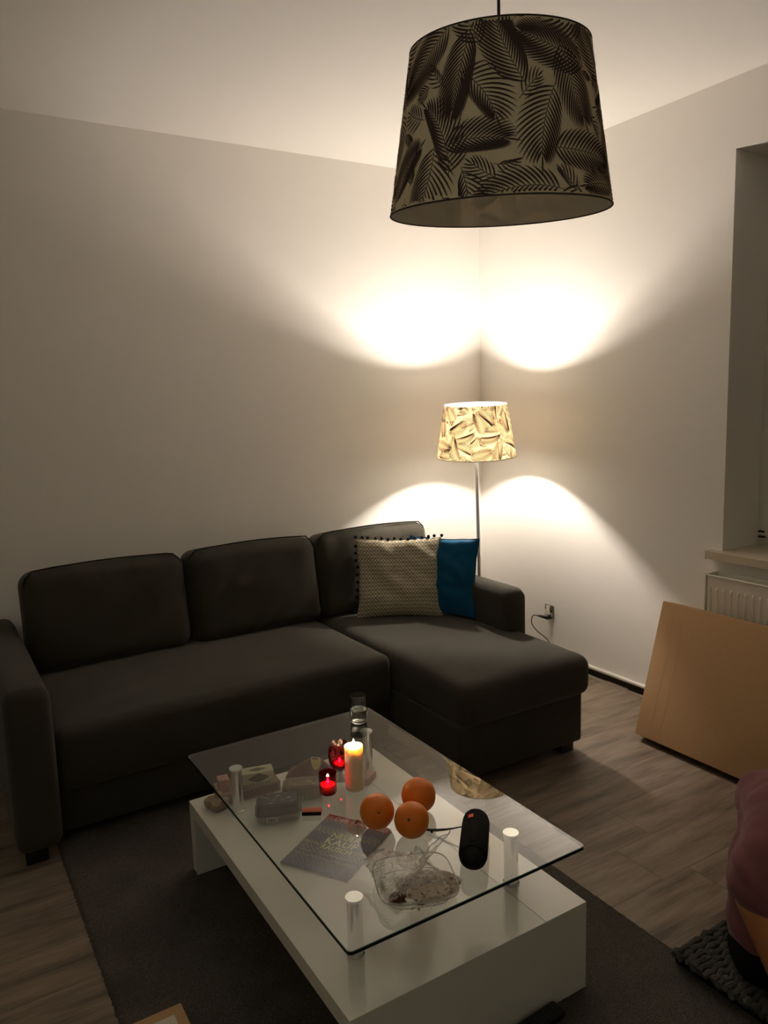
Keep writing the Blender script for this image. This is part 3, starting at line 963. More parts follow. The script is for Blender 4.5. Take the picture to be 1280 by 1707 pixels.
# badge toward the camera side, wrapped on the barrel
bv, bf = [], []
for i in range(5):
    an = -math.radians(8 + 5.5 * i)
    for xx in (-.052, -.037): bv.append((xx, (R + .0006) * math.sin(an), R + (R + .0006) * math.cos(an)))
for i in range(4): bf.append((2 * i, 2 * i + 1, 2 * i + 3, 2 * i + 2))
bdg = MB().add(bv, bf).build('badge', plain('badge_orange', sr(240, 92, 56), .5), spk)
bdg['label'] = 'small orange red badge'
st = []
for k in range(25):
    a = k / 24
    st.append((-.075 + .006 * math.sin(PI * a), .012 + .0 * a, 0))
Sv = Matrix.Rotation(-dirn, 4, 'Z') @ T(-cc.x, -cc.y, 0)
P0 = Sv @ Vector((-1.895, -2.268, .030)); Pe = Sv @ Vector((-1.965, -2.172, .004))
for off in (-.0035, .0035):
    pts = []
    for k in range(16):
        a = k / 15
        p = P0.lerp(Pe, a); nrm = Vector((-(Pe - P0).y, (Pe - P0).x, 0)).normalized()
        p = p + nrm * (off * math.sin(PI * min(1, (1 - a) * 1.1)) + .004 * math.sin(PI * a)); p.z = .028 * (1 - a) ** 1.6 + .0022
        pts.append(p)
    MB().tube(pts, .0016, 8).build('strap', M_black, spk)
kn = bmesh.new(); bmesh.ops.create_icosphere(kn, subdivisions=2, radius=.0038); mb = MB(); mb.frombm(kn)
k_ = mb.build('strap_knot', M_black, spk); k_.location = P0.lerp(Pe, .68) + Vector((0, 0, -.012))

# ------------------------------------------------------------------ plastic clamshell with crumbs
M_film = clear('tray_plastic', (.93, .92, .90), 1.5, .06, bump=.5, bscale=70, base=.08, body=((.80, .76, .72), .07))
M_film2 = clear('lid_plastic', (.92, .91, .90), 1.55, .05, bump=1.0, bscale=60, base=.18, body=((.85, .82, .80), .16))
tr = thing('clamshell_tray', 'open crumpled clear plastic pastry box on the glass top, lid folded over', 'food box', (-2.108, -2.372, GZ), math.radians(-22))
def sqring(hw, hd, z_, n=64, p=4.5, rib=0):
    out = []
    for k in range(n):
        a = 2 * PI * k / n + PI / 4
        c, s = math.cos(a), math.sin(a)
        rr = (abs(c) ** p + abs(s) ** p) ** (-1 / p)
        w = 1 + (rib * (1 if k % 2 else -1))
        out.append((hw * rr * c * w, hd * rr * s * w, z_))
    return out
rings = [sqring(.001, .001, .001), sqring(.066, .066, .001, rib=.0), sqring(.071, .071, .004, rib=.012), sqring(.077, .077, .016, rib=.014), sqring(.082, .082, .027, rib=.014), sqring(.084, .084, .029), sqring(.090, .090, .029), sqring(.091, .091, .026)]
v_, f_ = [], []
n = 64
for r_ in rings: v_ += r_
for i in range(len(rings) - 1):
    for k in range(n): f_.append((i * n + k, i * n + (k + 1) % n, (i + 1) * n + (k + 1) % n, (i + 1) * n + k))
MB().add(v_, f_).build('tray', M_film, tr, auto=25)
# lid, creased and half folded over the tray
def lid_sheet(n, fn):
    vs, fs = [], []
    for j in range(n + 1):
        for i in range(n + 1): vs.append(fn(i / n, j / n))
    for j in range(n):
        for i in range(n): a = j * (n + 1) + i; fs.append((a, a + 1, a + n + 2, a + n + 1))
    return vs, fs
def lf1(u, v):
    x = -.088 + u * .150; y = -.062 + v * .150
    d = (u - v) * .5 + .5
    z_ = .034 + .030 * abs(math.sin(u * 2.4 + v * 1.3)) * (1 - abs(u - .35)) + .010 * noise.noise(Vector((u * 5, v * 5, 2))) + .006 * abs(noise.noise(Vector((u * 13, v * 13, 6)))) * 2
    e = min(u, 1 - u, v, 1 - v)
    if e < .05: z_ -= .012
    if e < .12: z_ += .0025 * (1 if int((u + v) * 46) % 2 else -1)
    return (x, y, max(.031, z_))
vs, fs = lid_sheet(46, lf1)
ld = MB().add(vs, fs, 0, RZ(math.radians(12)) @ T(-.004, .004, 0)).build('lid', M_film2, tr, auto=14)
def lf2(u, v):
    # folded flap standing up along the diagonal
    p = Vector((-.058, -.068, .036)).lerp(Vector((.062, .088, .050)), u)
    up = Vector((.030, -.020, .034))
    w = .020 + .022 * u
    q = p + up.normalized() * w * v * 1.5
    q += Vector((1, -1, 0)) * .006 * noise.noise(Vector((u * 7, v * 3, 9))) + Vector((0, 0, 1)) * .004 * noise.noise(Vector((u * 16, v * 9, 4)))
    return tuple(q)
vs, fs = lid_sheet(28, lf2)
MB().add(vs, fs).build('lid_flap', M_film2, tr, auto=14)
M_rimp = clear('rim_plastic', (.85, .84, .82), 1.5, .08, base=.22, body=((.85, .82, .78), .25))
rimt = MB(); rimt.tube(sqring(.0905, .0905, .0285, 64), .0016, 6, closed=True); rimt.tube(sqring(.0700, .0700, .0035, 64), .0011, 6, closed=True)
rimt.build('tray_rim', M_rimp, tr)
fe = MB()
fe.tube([lf2(k / 20, 1.0) for k in range(21)], .0013, 6); fe.tube([lf2(k / 20, .0) for k in range(21)], .0013, 6); fe.tube([lf2(1.0, k / 6) for k in range(7)], .0012, 6)
fe.build('flap_edge', M_rimp, tr)
ribs = MB()
for k in range(11):
    a = k / 10
    p = Vector((-.086, -.050, .034)).lerp(Vector((-.072, .058, .034)), a)
    ribs.tube([p, p + Vector((.006, .001, .008)), p + Vector((.013, .001, .010))], .0013, 6)
ribs.build('rim_ribs', M_rimp, tr)
# crumbs, slice of cake left in the tray
def cake_mat(name, c1, c2, s):
    t = NT(name)
    a = t.noise(t.coords(), s, 5, .7)
    t.link(t.mix(t.ramp(a, .36, .46), c1, c2), t.b.inputs['Base Color']); t.b.inputs['Roughness'].default_value = .9
    t.bump(a, .8, .004)
    return t.m
ck = bmesh.new(); bmesh.ops.create_icosphere(ck, subdivisions=4, radius=1)
for v in ck.verts:
    d = v.co.normalized(); k = 1 + .25 * noise.noise(d * 2.2) + .12 * noise.noise(d * 7)
    v.co = Vector((d.x * .068 * k, d.y * .056 * k, max(-.002, d.z * .013 * k)))
mb = MB(); mb.frombm(ck, M=T(0, 0, .002))
cake = mb.build('cake_remains', cake_mat('powdered_cake', sr(110, 76, 58), sr(214, 200, 186), 85)); cake.location = (-2.080, -2.385, GZ + .0015); cake.rotation_euler = (0, 0, -.5)
tag(cake, 'sugar dusted pale cake remains inside the clear plastic box', 'cake')
ck = bmesh.new(); bmesh.ops.create_icosphere(ck, subdivisions=3, radius=1)
for v in ck.verts:
    d = v.co.normalized(); k = 1 + .22 * noise.noise(d * 3 + Vector((4, 0, 0)))
    v.co = Vector((d.x * .019 * k, d.y * .017 * k, max(-.001, d.z * .02 * k)))
mb = MB(); mb.frombm(ck, M=T(0, 0, .002))
co = mb.build('cookie', cake_mat('dark_biscuit', sr(56, 28, 18), sr(120, 76, 54), 160)); co.location = (-2.168, -2.388, GZ + .002)
tag(co, 'round brown pastry in the left corner of the plastic box', 'pastry')
rs = random.Random(12)
cr = MB()
for k in range(70):
    bm = bmesh.new(); bmesh.ops.create_icosphere(bm, subdivisions=1, radius=rs.uniform(.0012, .0035))
    a = rs.uniform(0, 2 * PI); rr = rs.uniform(.01, .068)
    cr.frombm(bm, M=T(rr * math.cos(a), rr * math.sin(a), .0035))
o = cr.build('crumbs', cake_mat('crumb_brown', sr(60, 32, 20), sr(140, 100, 70), 200)); o.location = (-2.108, -2.385, GZ)
tag(o, 'scattered brown crumbs on the bottom of the plastic box', 'crumbs'); o['kind'] = 'stuff'

# ------------------------------------------------------------------ matchbox
mx = thing('matchbox', 'flat orange brown matchbox with black striking side on the glass', 'matchbox', (-2.160, -1.950, GZ), math.radians(-31.5))
MB().box(-.026, .026, -.010, .014, .001, .0125, bev=.0006).build('box_sleeve', plain('match_card', sr(186, 104, 66), .6), mx)
MB().box(-.0258, .0258, -.0108, -.0101, .002, .0118).build('striker', plain('striker', sr(20, 12, 10), .9), mx)

# ------------------------------------------------------------------ magazine (on the lower top)
mg = thing('magazine', 'magazine with red banner and blue zigzag cover lying on the lower shelf', 'magazine', (-2.003, -1.741, LZ))
A = Vector((-2.003, -1.741)); Bp = Vector((-1.888, -1.925)); Cc = Vector((-2.217, -1.903))
ex = (Bp - A).normalized(); ey = Vector((ex.y, -ex.x))   # ex along the top edge, ey down the page
if (Cc - A).dot(ey) < 0: ey = -ey
MW, MH = .212, .272
def pg(x, y, z_): p = ex * x + ey * y; return Vector((p.x, p.y, z_))
Mpg = Matrix(((ex.x, -ey.x, 0, 0), (ex.y, -ey.y, 0, 0), (0, 0, 1, 0), (0, 0, 0, 1)))  # page coords: x right, y up (negative down)
pages = MB().box(.001, MW - .001, -MH + .001, -.001, .0, .0042, M=Mpg)
pages.build('pages', plain('paper_edge', sr(196, 190, 178), .8), mg, smooth=False)
cv = MB()
cv.box(0, MW, -MH, 0, .0042, .0047, 0, Mpg)
cv.box(0, MW, -.030, -.0, .0047, .00478, 1, Mpg)
rs = random.Random(4)
row = 0; y = -.033
zc = [2, 3, 4, 5, 2, 4]
while y > -MH + .010:
    th_ = .0036
    amp = .0095 if row % 3 else .0130
    per = .013 if row % 2 else .016
    x = .002; vs, fs = [], []
    k = 0
    while x < MW - .002:
        yy = y + (amp / 2 if k % 2 else -amp / 2) + rs.uniform(-.0012, .0012)
        vs += [(x, yy, .0049), (x, yy - th_, .0049)]; x += per / 2 * rs.uniform(.8, 1.2); k += 1
    for i in range(k - 1): fs.append((2 * i, 2 * i + 1, 2 * i + 3, 2 * i + 2))
    cv.add(vs, fs, rs.choice(zc), Mpg); y -= .0070; row += 1
cv.box(.062, .160, -.172, -.084, .0050, .00505, 6, Mpg)
add_text(cv, 'DER', .024, Mpg @ T(.030, -.025, .0052), 7, .046)
add_text(cv, 'STANDARD', .024, Mpg @ T(.086, -.025, .0052), 7, .118)
add_text(cv, 'NEUER', .034, Mpg @ T(.064, -.108, .0054), 8, .094)
add_text(cv, 'KAUF', .042, Mpg @ T(.060, -.142, .0054), 8, .102)
add_text(cv, 'RAUSCH', .030, Mpg @ T(.064, -.168, .0054), 8, .094)
cv.box(.02, .10, -.199, -.190, .005, .0051, 9, Mpg); cv.box(.055, .075, -.197, -.192, .0051, .00515, 0, Mpg)
cmats = [plain('cover_dark', sr(48, 46, 62), .35), plain('banner_red', sr(150, 24, 34), .35), plain('zig_blue', sr(96, 112, 160), .35), plain('zig_cream', sr(188, 178, 140), .35),
         plain('zig_grey', sr(128, 126, 124), .35), plain('zig_purple', sr(88, 70, 96), .35), plain('block_olive', sr(92, 92, 70), .35), plain('text_pale', sr(220, 196, 190), .4),
         plain('text_cream', sr(226, 224, 186), .4), plain('text_bar', sr(120, 114, 118), .4)]
cv.build('cover', cmats, mg, smooth=False)

# ------------------------------------------------------------------ boxes and snacks (on the lower top)
M_card = plain('carton_pink', sr(150, 116, 98), .7, var=.15, scale=30)
lb = thing('carton', 'flat brownish carton lying under the small ornate box', 'carton', (-2.160, -1.460, LZ), math.radians(-4))
MB().box(-.098, .098, -.048, .046, 0, .036, bev=.001).build('carton_body', M_card, lb)
MB().box(-.09, .09, -.0486, -.048, .006, .03).build('side_panel_print', plain('carton_print', sr(112, 76, 62), .6, var=.4, scale=60), lb)
def med_box(mb, cx, cz, a, b, y, M, mi, flat):
    n_ = 24
    pts = []
    for k in range(n_):
        an = 2 * PI * k / n_; r_ = 1 + .13 * math.cos(4 * an) + .06 * math.cos(8 * an)
        pts.append((cx + a * r_ * math.cos(an), cz + b * r_ * math.sin(an)))
    if flat: vs = [(x, z_, y) for x, z_ in pts]
    else: vs = [(x, y, z_) for x, z_ in pts]
    mb.add(vs, [list(range(n_))], mi, M)
tsb = thing('soap_box', 'cream box with dark ornate medallions on top of the brown carton', 'box', (-2.134, -1.480, LZ + .0365), math.radians(-13))
mb = MB().box(-.054, .054, -.024, .024, 0, .042, bev=.0008)
mb.build('box_body', plain('cream_card', sr(196, 188, 150), .6, var=.08), tsb)
md_ = MB(); med_box(md_, .004, .024, .030, .013, -.0243, None, 0, False); med_box(md_, .004, 0, .026, .010, .0423, None, 0, True)
for k in range(9): md_.box(-.046 + k * .010, -.040 + k * .010, -.0244, -.0241, .003, .007)
md_.build('medallion', plain('medallion_dark', sr(66, 56, 42), .6), tsb, smooth=False)
pk = thing('carton', 'small upright pinkish box behind the left chrome post', 'carton', (-2.232, -1.462, LZ + .0365), math.radians(-8))
MB().box(-.024, .010, -.02, .02, 0, .038, bev=.001).build('carton_body', plain('pink_card', sr(176, 128, 112), .6), pk)
MB().box(-.0245, -.024, -.014, .014, .008, .03).build('carton_label', plain('label_dim', sr(120, 90, 80), .6), pk)
pk2 = thing('carton', 'crumpled pale wrapper at the left table edge beside the chrome post', 'carton', (-2.275, -1.500, LZ), math.radians(20))
bm = soft((.055, .06, .030), .008, (12, 12, 6), lambda p, q: p + Vector((nz(p, 60, 1), nz(p, 60, 2), nz(p, 60, 3))) * .006)
mb = MB(); mb.frombm(bm, M=T(0, 0, .018)); mb.build('wrapper', plain('wrapper_beige', sr(150, 132, 112), .5, var=.3, scale=40), pk2, auto=20)
MB().lathe([(0, 0), (.010, 0), (.010, .016), (0, .016)], 16, M=T(0.004, .006, .036) @ RY(PI / 2)).build('wrapper_roll', plain('roll_pink', sr(196, 150, 130), .5), pk2)

M_punnet = clear('punnet_plastic', (.80, .80, .74), 1.5, .05, base=.05, bump=.15, bscale=50, body=((.5, .48, .42), .12))
def fruit_punnet(loc, rz, label, topc, speck, size, seed, stripes):
    w, d, h = size
    t = thing('food_punnet', label, 'food box', loc, rz)
    def rr(hw, hd, z_): 
        pts = []
        c = .018
        for (sx, sy, a0) in ((1, 1, 0), (-1, 1, PI / 2), (-1, -1, PI), (1, -1, 1.5 * PI)):
            for k in range(4):
                a = a0 + PI / 2 * k / 3
                pts.append((sx * (hw - c) + c * math.cos(a), sy * (hd - c) + c * math.sin(a), z_))
        return pts
    rg = [rr(w / 2 - .008, d / 2 - .008, .001), rr(w / 2 - .002, d / 2 - .002, .006), rr(w / 2, d / 2, h * .42), rr(w / 2 + .003, d / 2 + .003, h * .44)]
    v_ = [p for r_ in rg for p in r_]; f_ = []; n_ = 16
    for i in range(3):
        for k in range(n_): f_.append((i * n_ + k, i * n_ + (k + 1) % n_, (i + 1) * n_ + (k + 1) % n_, (i + 1) * n_ + k))
    f_.append(list(range(n_ - 1, -1, -1)))
    MB().add(v_, f_).build('punnet_tray', M_punnet, t, auto=30)
    rg = [rr(w / 2 + .003, d / 2 + .003, h * .46), rr(w / 2, d / 2, h * .50), rr(w / 2 - .003, d / 2 - .003, h * .90), rr(w / 2 - .010, d / 2 - .010, h)]
    v_ = [p for r_ in rg for p in r_]; f_ = []
    for i in range(3):
        for k in range(n_): f_.append((i * n_ + k, i * n_ + (k + 1) % n_, (i + 1) * n_ + (k + 1) % n_, (i + 1) * n_ + k))
    f_.append([3 * n_ + k for k in range(n_)])
    MB().add(v_, f_).build('punnet_lid', topc, t, auto=30)
    g = MB(); rs_ = random.Random(seed)
    for k in range(16):
        x = rs_.uniform(-w / 2 + .015, w / 2 - .015); y = rs_.uniform(-d / 2 + .012, d / 2 - .012); s0 = rs_.uniform(.0012, .003)
        g.add([(x - s0 * 2, y - s0 * .6, h + .0004), (x + s0 * 2, y - s0 * .4, h + .0004), (x + s0 * 1.6, y + s0 * .6, h + .0004), (x - s0 * 2.2, y + s0 * .3, h + .0004)], [(0, 1, 2, 3)])
    g.build('lid_print', speck, t, smooth=False)
    lab = MB().box(-w / 2 + .03, -w / 2 + .065, -d / 2 - .0012, -d / 2 - .0004, .007, h * .38)
    lb_ = lab.build('barcode_label', plain('barcode_paper', sr(190, 186, 174), .6), t, smooth=False)
    bars = MB(); x = -w / 2 + .034
    while x < -w / 2 + .060:
        ww = rs_.choice((.0006, .001, .0015)); bars.box(x, x + ww, -d / 2 - .0014, -d / 2 - .0012, .009, h * .34); x += ww + rs_.choice((.0007, .0012))
    bars.build('barcode', M_black, lb_, smooth=False)
    return t
M_lid_dark = plain('lid_film_dark', sr(34, 28, 36), .35, var=.6, scale=35, bump=.2)
M_lid_brown = plain('lid_film_brown', sr(110, 92, 74), .3, var=.4, scale=35, bump=.2)
M_speck = plain('speck_pale', sr(216, 204, 204), .4); M_green = plain('print_green', sr(176, 182, 110), .5)
fruit_punnet((-2.137, -1.660, LZ), math.radians(-22), 'plastic punnet with dark purple lid and barcode, in front', M_lid_dark, M_speck, (.135, .085, .062), 3, True)
fruit_punnet((-2.022, -1.588, LZ), math.radians(-24), 'plastic punnet with brown and green lid behind the dark one', M_lid_brown, M_green, (.125, .078, .052), 9, True)

sb = thing('snack_bag', 'crumpled dark red snack bag with yellow spot at the back of the lower shelf', 'snack bag', (-1.935, -1.475, LZ), math.radians(-38))
def bag_fn(p, q):
    t = max(0, 1 - abs(q.x - .1) ** 1.3) * max(0, 1 - abs(q.y) ** 2.2)
    return Vector((p.x + nz(p, 20, 2) * .004, p.y + nz(p, 20, 3) * .004, max(.001, .003 + (p.z + .03) * (.12 + .9 * max(0, t)) + max(0, q.z) * nz(p, 28, 5) * .016 * t)))
bm = soft((.16, .085, .06), .006, (28, 16, 6), bag_fn)
mb = MB(); mb.frombm(bm); mb.build('bag', plain('foil_red', sr(104, 40, 34), .3, var=.3, scale=18), sb, auto=18)
ye = []
for k in range(20):
    a = 2 * PI * k / 20; x, y = .022 + .018 * math.cos(a), -.012 + .018 * math.sin(a)
    ye.append((x, y, .0))
def drop(obj_fn, pts): return [Vector(obj_fn(Vector((x, y, .03)), Vector((x / .08, y / .0425, 1)))) + Vector((0, 0, .0012)) for x, y, z_ in pts]
yv = drop(bag_fn, ye); cen = drop(bag_fn, [(.022, -.012, 0)])[0]
MB().add([cen] + yv, [(0, 1 + k, 1 + (k + 1) % 20) for k in range(20)]).build('bag_print', plain('print_yellow', sr(190, 168, 84), .35), sb)
pp = thing('paper_scrap', 'folded white paper scrap between the punnets and the brown carton', 'paper', (-2.035, -1.525, LZ), .6)
vs = []
for j in range(7):
    for i in range(7): vs.append((-.022 + .044 * i / 6, -.022 + .044 * j / 6, .003 + .018 * abs(math.sin(i * .9 + j * .5)) * (i / 6)))
fs = [(j * 7 + i, j * 7 + i + 1, j * 7 + i + 8, j * 7 + i + 7) for j in range(6) for i in range(6)]
o = MB().add(vs, fs).build('paper_sheet', plain('paper_white', sr(214, 210, 196), .8), pp, auto=20)
md = o.modifiers.new('thick', 'SOLIDIFY'); md.thickness = .0006; md.offset = 1
nb = thing('tissue_pack', 'small pinkish box lying beside the far right chrome post', 'box', (-1.800, -1.620, LZ), math.radians(35))
MB().box(-.034, .034, -.019, .019, 0, .022, bev=.002).build('box_body', plain('pack_pink', sr(176, 126, 118), .4), nb)
MB().box(-.030, .030, -.015, .015, .0221, .0224).build('box_flap', plain('pack_pale', sr(196, 150, 140), .4), nb)

# ------------------------------------------------------------------ remote and card at the bottom
rm = thing('remote_control', 'black remote control with many buttons lying against the table front', 'remote', (-1.875, -2.498, .016), math.radians(3))
mb = MB(); mb.frombm(soft((.20, .046, .020), .0085, (20, 8, 6), None), M=T(0, 0, .0105)); mb.build('remote_body', plain('remote_black', sr(14, 14, 15), .45), rm)
M_btn = plain('button_grey', sr(40, 40, 42), .5)
bt = []
for i in range(12):
    for j in range(4):
        bt.append((-.082 + i * .0145, -.0145 + j * .0097))
b0 = None
for (x, y) in bt:
    if b0 is None: b0 = MB().box(-.004, .004, -.0028, .0028, 0, .0022, bev=.0008).build('button', M_btn, rm); b = b0
    else: b = b0.copy(); COL.objects.link(b); b.parent = rm
    b.location = (x, y, .0202)
cb = thing('cardboard_piece', 'brown cardboard tray corner on the rug at the bottom left', 'cardboard', (-2.555, -1.986, .016), 0)
def card_mat(name, c1, c2):
    t = NT(name)
    v = t.coords('Object', (1, 1, 1))
    a = t.noise(v, 240, 3, .7); sep = t.node('ShaderNodeSeparateXYZ'); t.link(v, sep.inputs[0])
    fl = t.math('MULTIPLY', t.math('ADD', t.math('SINE', t.math('MULTIPLY', sep.outputs[1], 900.0)), 1.0), .06)
    c = t.mix(t.math('ADD', t.math('MULTIPLY', a, .7), fl), c1, c2)
    t.link(c, t.b.inputs['Base Color']); t.b.inputs['Roughness'].default_value = .85; t.b.inputs['Specular IOR Level'].default_value = .2
    t.bump(a, .08, .002)
    return t.m
M_cbd = card_mat('corrugated_brown', sr(172, 136, 98), sr(200, 164, 122))
MB().box(-.30, 0, -.30, 0, 0, .030, bev=.002).build('tray_body', M_cbd, cb)
MB().box(-.30, -.0, -.30, -.0, .0302, .0322).build('top_flap', M_cbd, cb, smooth=False)
ps = MB().box(-.26, -.020, -.26, -.028, 0, .0012).build('paper_sheet', plain('sheet_white', sr(205, 198, 182), .8), smooth=False)
ps.location = (-2.560, -1.988, .0488)
tag(ps, 'white paper sheet lying on the brown cardboard at the bottom left', 'paper')

# ------------------------------------------------------------------ big box against the radiator
bx = thing('cardboard_box', 'large flat brown cardboard box leaning against the radiator', 'box', (0, 0, 0))
L_, Hb, tb_ = 1.15, .592, .100
tilt = math.radians(16.4)
zb = tb_ * math.sin(tilt)
bx.location = (-.418 + 0, -1.560, zb)
bx.rotation_euler = (0, tilt, 0)
# local: x = thickness (0 front .. +t back), z up the face, y from 0 to -L
mb = MB().box(0, tb_, -L_, 0, 0, Hb, bev=.004, seg=3)
mb.build('box_body', M_cbd, bx)
MB().box(-.0022, -.0002, -L_ + .004, -.003, .003, Hb - .003, bev=.0008).build('outer_flap', M_cbd, bx)
MB().box(.042, .058, -L_ + .02, -.02, Hb + .0002, Hb + .0008).build('packing_tape', plain('tape_brown', sr(150, 112, 72), .3), bx)
cre = MB()
for yy in (-.075, -.125): cre.tube([(-.0022, yy, .02), (-.0022, yy - .004, Hb * .6), (-.0022, yy + .004, Hb - .01)], .0004, 6)
cre.build('fold_crease', M_cbd, bx)

# ------------------------------------------------------------------ radiator
rd = thing('radiator', 'white panel radiator on the wall under the window', 'radiator', (0, -1.655, .12))
M_rad = plain('radiator_enamel', sr(224, 220, 208), .35, var=.01)
Ry0, Ry1, Rz0, Rz1 = -1.655 - 1.3, -1.655, .13, .712
def rpart(name, mb, m=M_rad, auto=30, par=rd):
    o = mb.build(name, m, par, auto=auto)
    if par is rd: o.matrix_parent_inverse = Matrix.Translation((0, 1.655, -.12))
    return o
fx = -.100
vs, fs = [], []
ys = [Ry1 - .010]
y = Ry1 - .012
prof = [(Ry1 - .012, 0)]
pitch = .0333
y = Ry1 - .026
while y > Ry0 + .03:
    prof += [(y + .006, 0), (y + .003, -.007), (y - .003, -.007), (y - .006, 0)]; y -= pitch
prof.append((Ry0 + .012, 0))
zl = [Rz0 + .01, Rz0 + .05, Rz0 + .06, Rz1 - .062, Rz1 - .052, Rz1 - .004]
for zi, z_ in enumerate(zl):
    for (yy, d) in prof: vs.append((fx + .004 + (d if 2 <= zi <= 3 else 0), yy, z_))
npf = len(prof)
for i in range(len(zl) - 1):
    for k in range(npf - 1): fs.append((i * npf + k, i * npf + k + 1, (i + 1) * npf + k + 1, (i + 1) * npf + k))
front = MB().add(vs, fs); front.box(fx + .006, fx + .012, Ry0 + .012, Ry1 - .012, Rz0 + .01, Rz1 - .006)
front.tube([(fx + .003, Ry0 + .01, Rz1 - .004), (fx + .003, Ry1 - .01, Rz1 - .004)], .004, 8)
rpart('front_panel', front, auto=25)
bk = MB().box(-.022, -.010, Ry0 + .012, Ry1 - .012, Rz0 + .01, Rz1 - .006); bk.tube([(-.016, Ry0 + .01, Rz1 - .004), (-.016, Ry1 - .01, Rz1 - .004)], .004, 8)
rpart('rear_panel', bk)
for yy in (Ry1, Ry0 + .006): rpart('side_cover', MB().box(fx, -.008, yy - .006, yy, Rz0, Rz1 + .001, bev=.0015))
gr = MB()
y = Ry1 - .03
while y > Ry0 + .02: gr.box(fx + .014, -.024, y - .001, y + .001, Rz0 + .03, Rz1 - .02); y -= .02
gr.box(-.062, -.056, Ry0 + .01, Ry1 - .01, Rz1 - .014, Rz1 - .010)
rpart('convector_fins', gr)
rpart('bracket', MB().box(-.012, -.0005, Ry1 - .24, Ry1 - .20, Rz0 + .05, Rz1 - .05).box(-.012, -.0005, Ry0 + .2, Ry0 + .24, Rz0 + .05, Rz1 - .05))
rpart('supply_pipe', MB().tube([(-.05, Ry1 - .06, Rz0 + .02), (-.05, Ry1 - .06, .012)], .008, 10))

# ------------------------------------------------------------------ socket with cable
so = thing('wall_socket', 'uncovered wall socket insert on the wall right of the sofa arm', 'socket', (0, -.598, .292))
MB().box(-.008, -.0003, -.034, .034, -.036, .036, bev=.003).build('socket_frame', plain('socket_metal', sr(128, 122, 110), .35, metal=.7, var=.4, scale=90), so)
i_ = MB(); i_.lathe([(0, .012), (.019, .012), (.021, .022), (.0, .022)], 24, M=RY(-PI / 2) @ T(-.004, 0, 0))
i_.box(-.013, -.007, -.028, -.012, -.030, -.006); i_.box(-.016, -.007, -.012, .014, .012, .032)
i_.build('socket_insert', plain('insert_white', sr(214, 206, 190), .4, var=.3, scale=90), so)
i_ = MB(); i_.box(-.014, -.008, .006, .026, -.026, .02); i_.box(-.018, -.008, -.02, -.004, -.002, .008); i_.build('contact_clamp', plain('clamp_dark', sr(38, 32, 26), .5), so)
pc = thing('power_cable', 'black power cable with plug looping from the wall socket down behind the sofa', 'cable', (0, -.60, .25))
def P_(x, y, z_): return Vector((x, y + .60, z_ - .25))
pb = MB(); pb.tube([P_(-.004, -.608, .262), P_(-.03, -.604, .262), P_(-.038, -.59, .262), P_(-.05, -.55, .262)], [.016, .015, .010, .004], 14)
pb.build('plug', M_black, pc)
ctrl = [(-.05, -.55, .262), (-.05, -.515, .255), (-.05, -.50, .225), (-.05, -.51, .195), (-.055, -.56, .17), (-.06, -.62, .155), (-.07, -.665, .140), (-.08, -.69, .12), (-.09, -.69, .06), (-.10, -.62, .015), (-.16, -.45, .008), (-.22, -.34, .008)]
def smooth_pts(c, n=8):
    c = [Vector(p) for p in c]; out = []
    for i in range(len(c) - 1):
        p0 = c[max(0, i - 1)]; p1 = c[i]; p2 = c[i + 1]; p3 = c[min(len(c) - 1, i + 2)]
        for k in range(n):
            t = k / n
            out.append(.5 * ((2 * p1) + (-p0 + p2) * t + (2 * p0 - 5 * p1 + 4 * p2 - p3) * t * t + (-p0 + 3 * p1 - 3 * p2 + p3) * t ** 3))
    out.append(c[-1]); return out
MB().tube([P_(*p) for p in smooth_pts(ctrl)], .0027, 8).build('cord', M_black, pc)

# ------------------------------------------------------------------ person
F = Vector((.53, -.85, 0)).normalized(); S = Vector((-.85, -.53, 0)).normalized()
PO = Vector((-1.27, -2.62, 0))
def W(f, s, z_): return PO + F * f + S * s + Vector((0, 0, z_))
def limbs(name, bones, mat_, parent, voxel=.007, smooth=2, warp=None):
    """one continuous surface grown round tapering bones (f, s, z, r) -> (f, s, z, r)"""
    bm = bmesh.new()
    for a, b in bones:
        pa, pb = W(*a[:3]) - parent.location, W(*b[:3]) - parent.location
        n_ = max(2, int((pb - pa).length / (min(a[3], b[3]) * .45)) + 1)
        for i in range(n_ + 1):
            t_ = i / n_
            ri = a[3] + (b[3] - a[3]) * t_
            bmesh.ops.create_icosphere(bm, subdivisions=3 if ri > .03 else 2, radius=ri, matrix=Matrix.Translation(pa.lerp(pb, t_)))
    me = bpy.data.meshes.new(name); bm.to_mesh(me); bm.free()
    o = bpy.data.objects.new(name, me); COL.objects.link(o)
    m = o.modifiers.new('remesh', 'REMESH'); m.mode = 'VOXEL'; m.voxel_size = voxel; m.use_smooth_shade = True
    m2 = o.modifiers.new('smooth', 'SMOOTH'); m2.factor = .6; m2.iterations = smooth * 3
    dg = bpy.context.evaluated_depsgraph_get()
    me2 = bpy.data.meshes.new_from_object(o.evaluated_get(dg))
    bpy.data.objects.remove(o)
    me2.materials.clear(); me2.materials.append(mat_)
    if warp:
        nrm = [v.normal.copy() for v in me2.vertices]
        for v, nn in zip(me2.vertices, nrm): v.co = warp(v.co.copy(), nn)
    me2.shade_smooth()
    o2 = bpy.data.objects.new(name, me2); COL.objects.link(o2); o2.parent = parent
    return o2
person = thing('person', 'seated person in a mauve short sleeved shirt and dark trousers on the knitted mat', 'person', (PO.x, PO.y, .043))
t = NT('skin'); n1 = t.noise(t.coords(), 40, 3); t.link(t.mix(n1, sr(188, 120, 78), sr(202, 134, 90)), t.b.inputs['Base Color']); t.b.inputs['Roughness'].default_value = .5
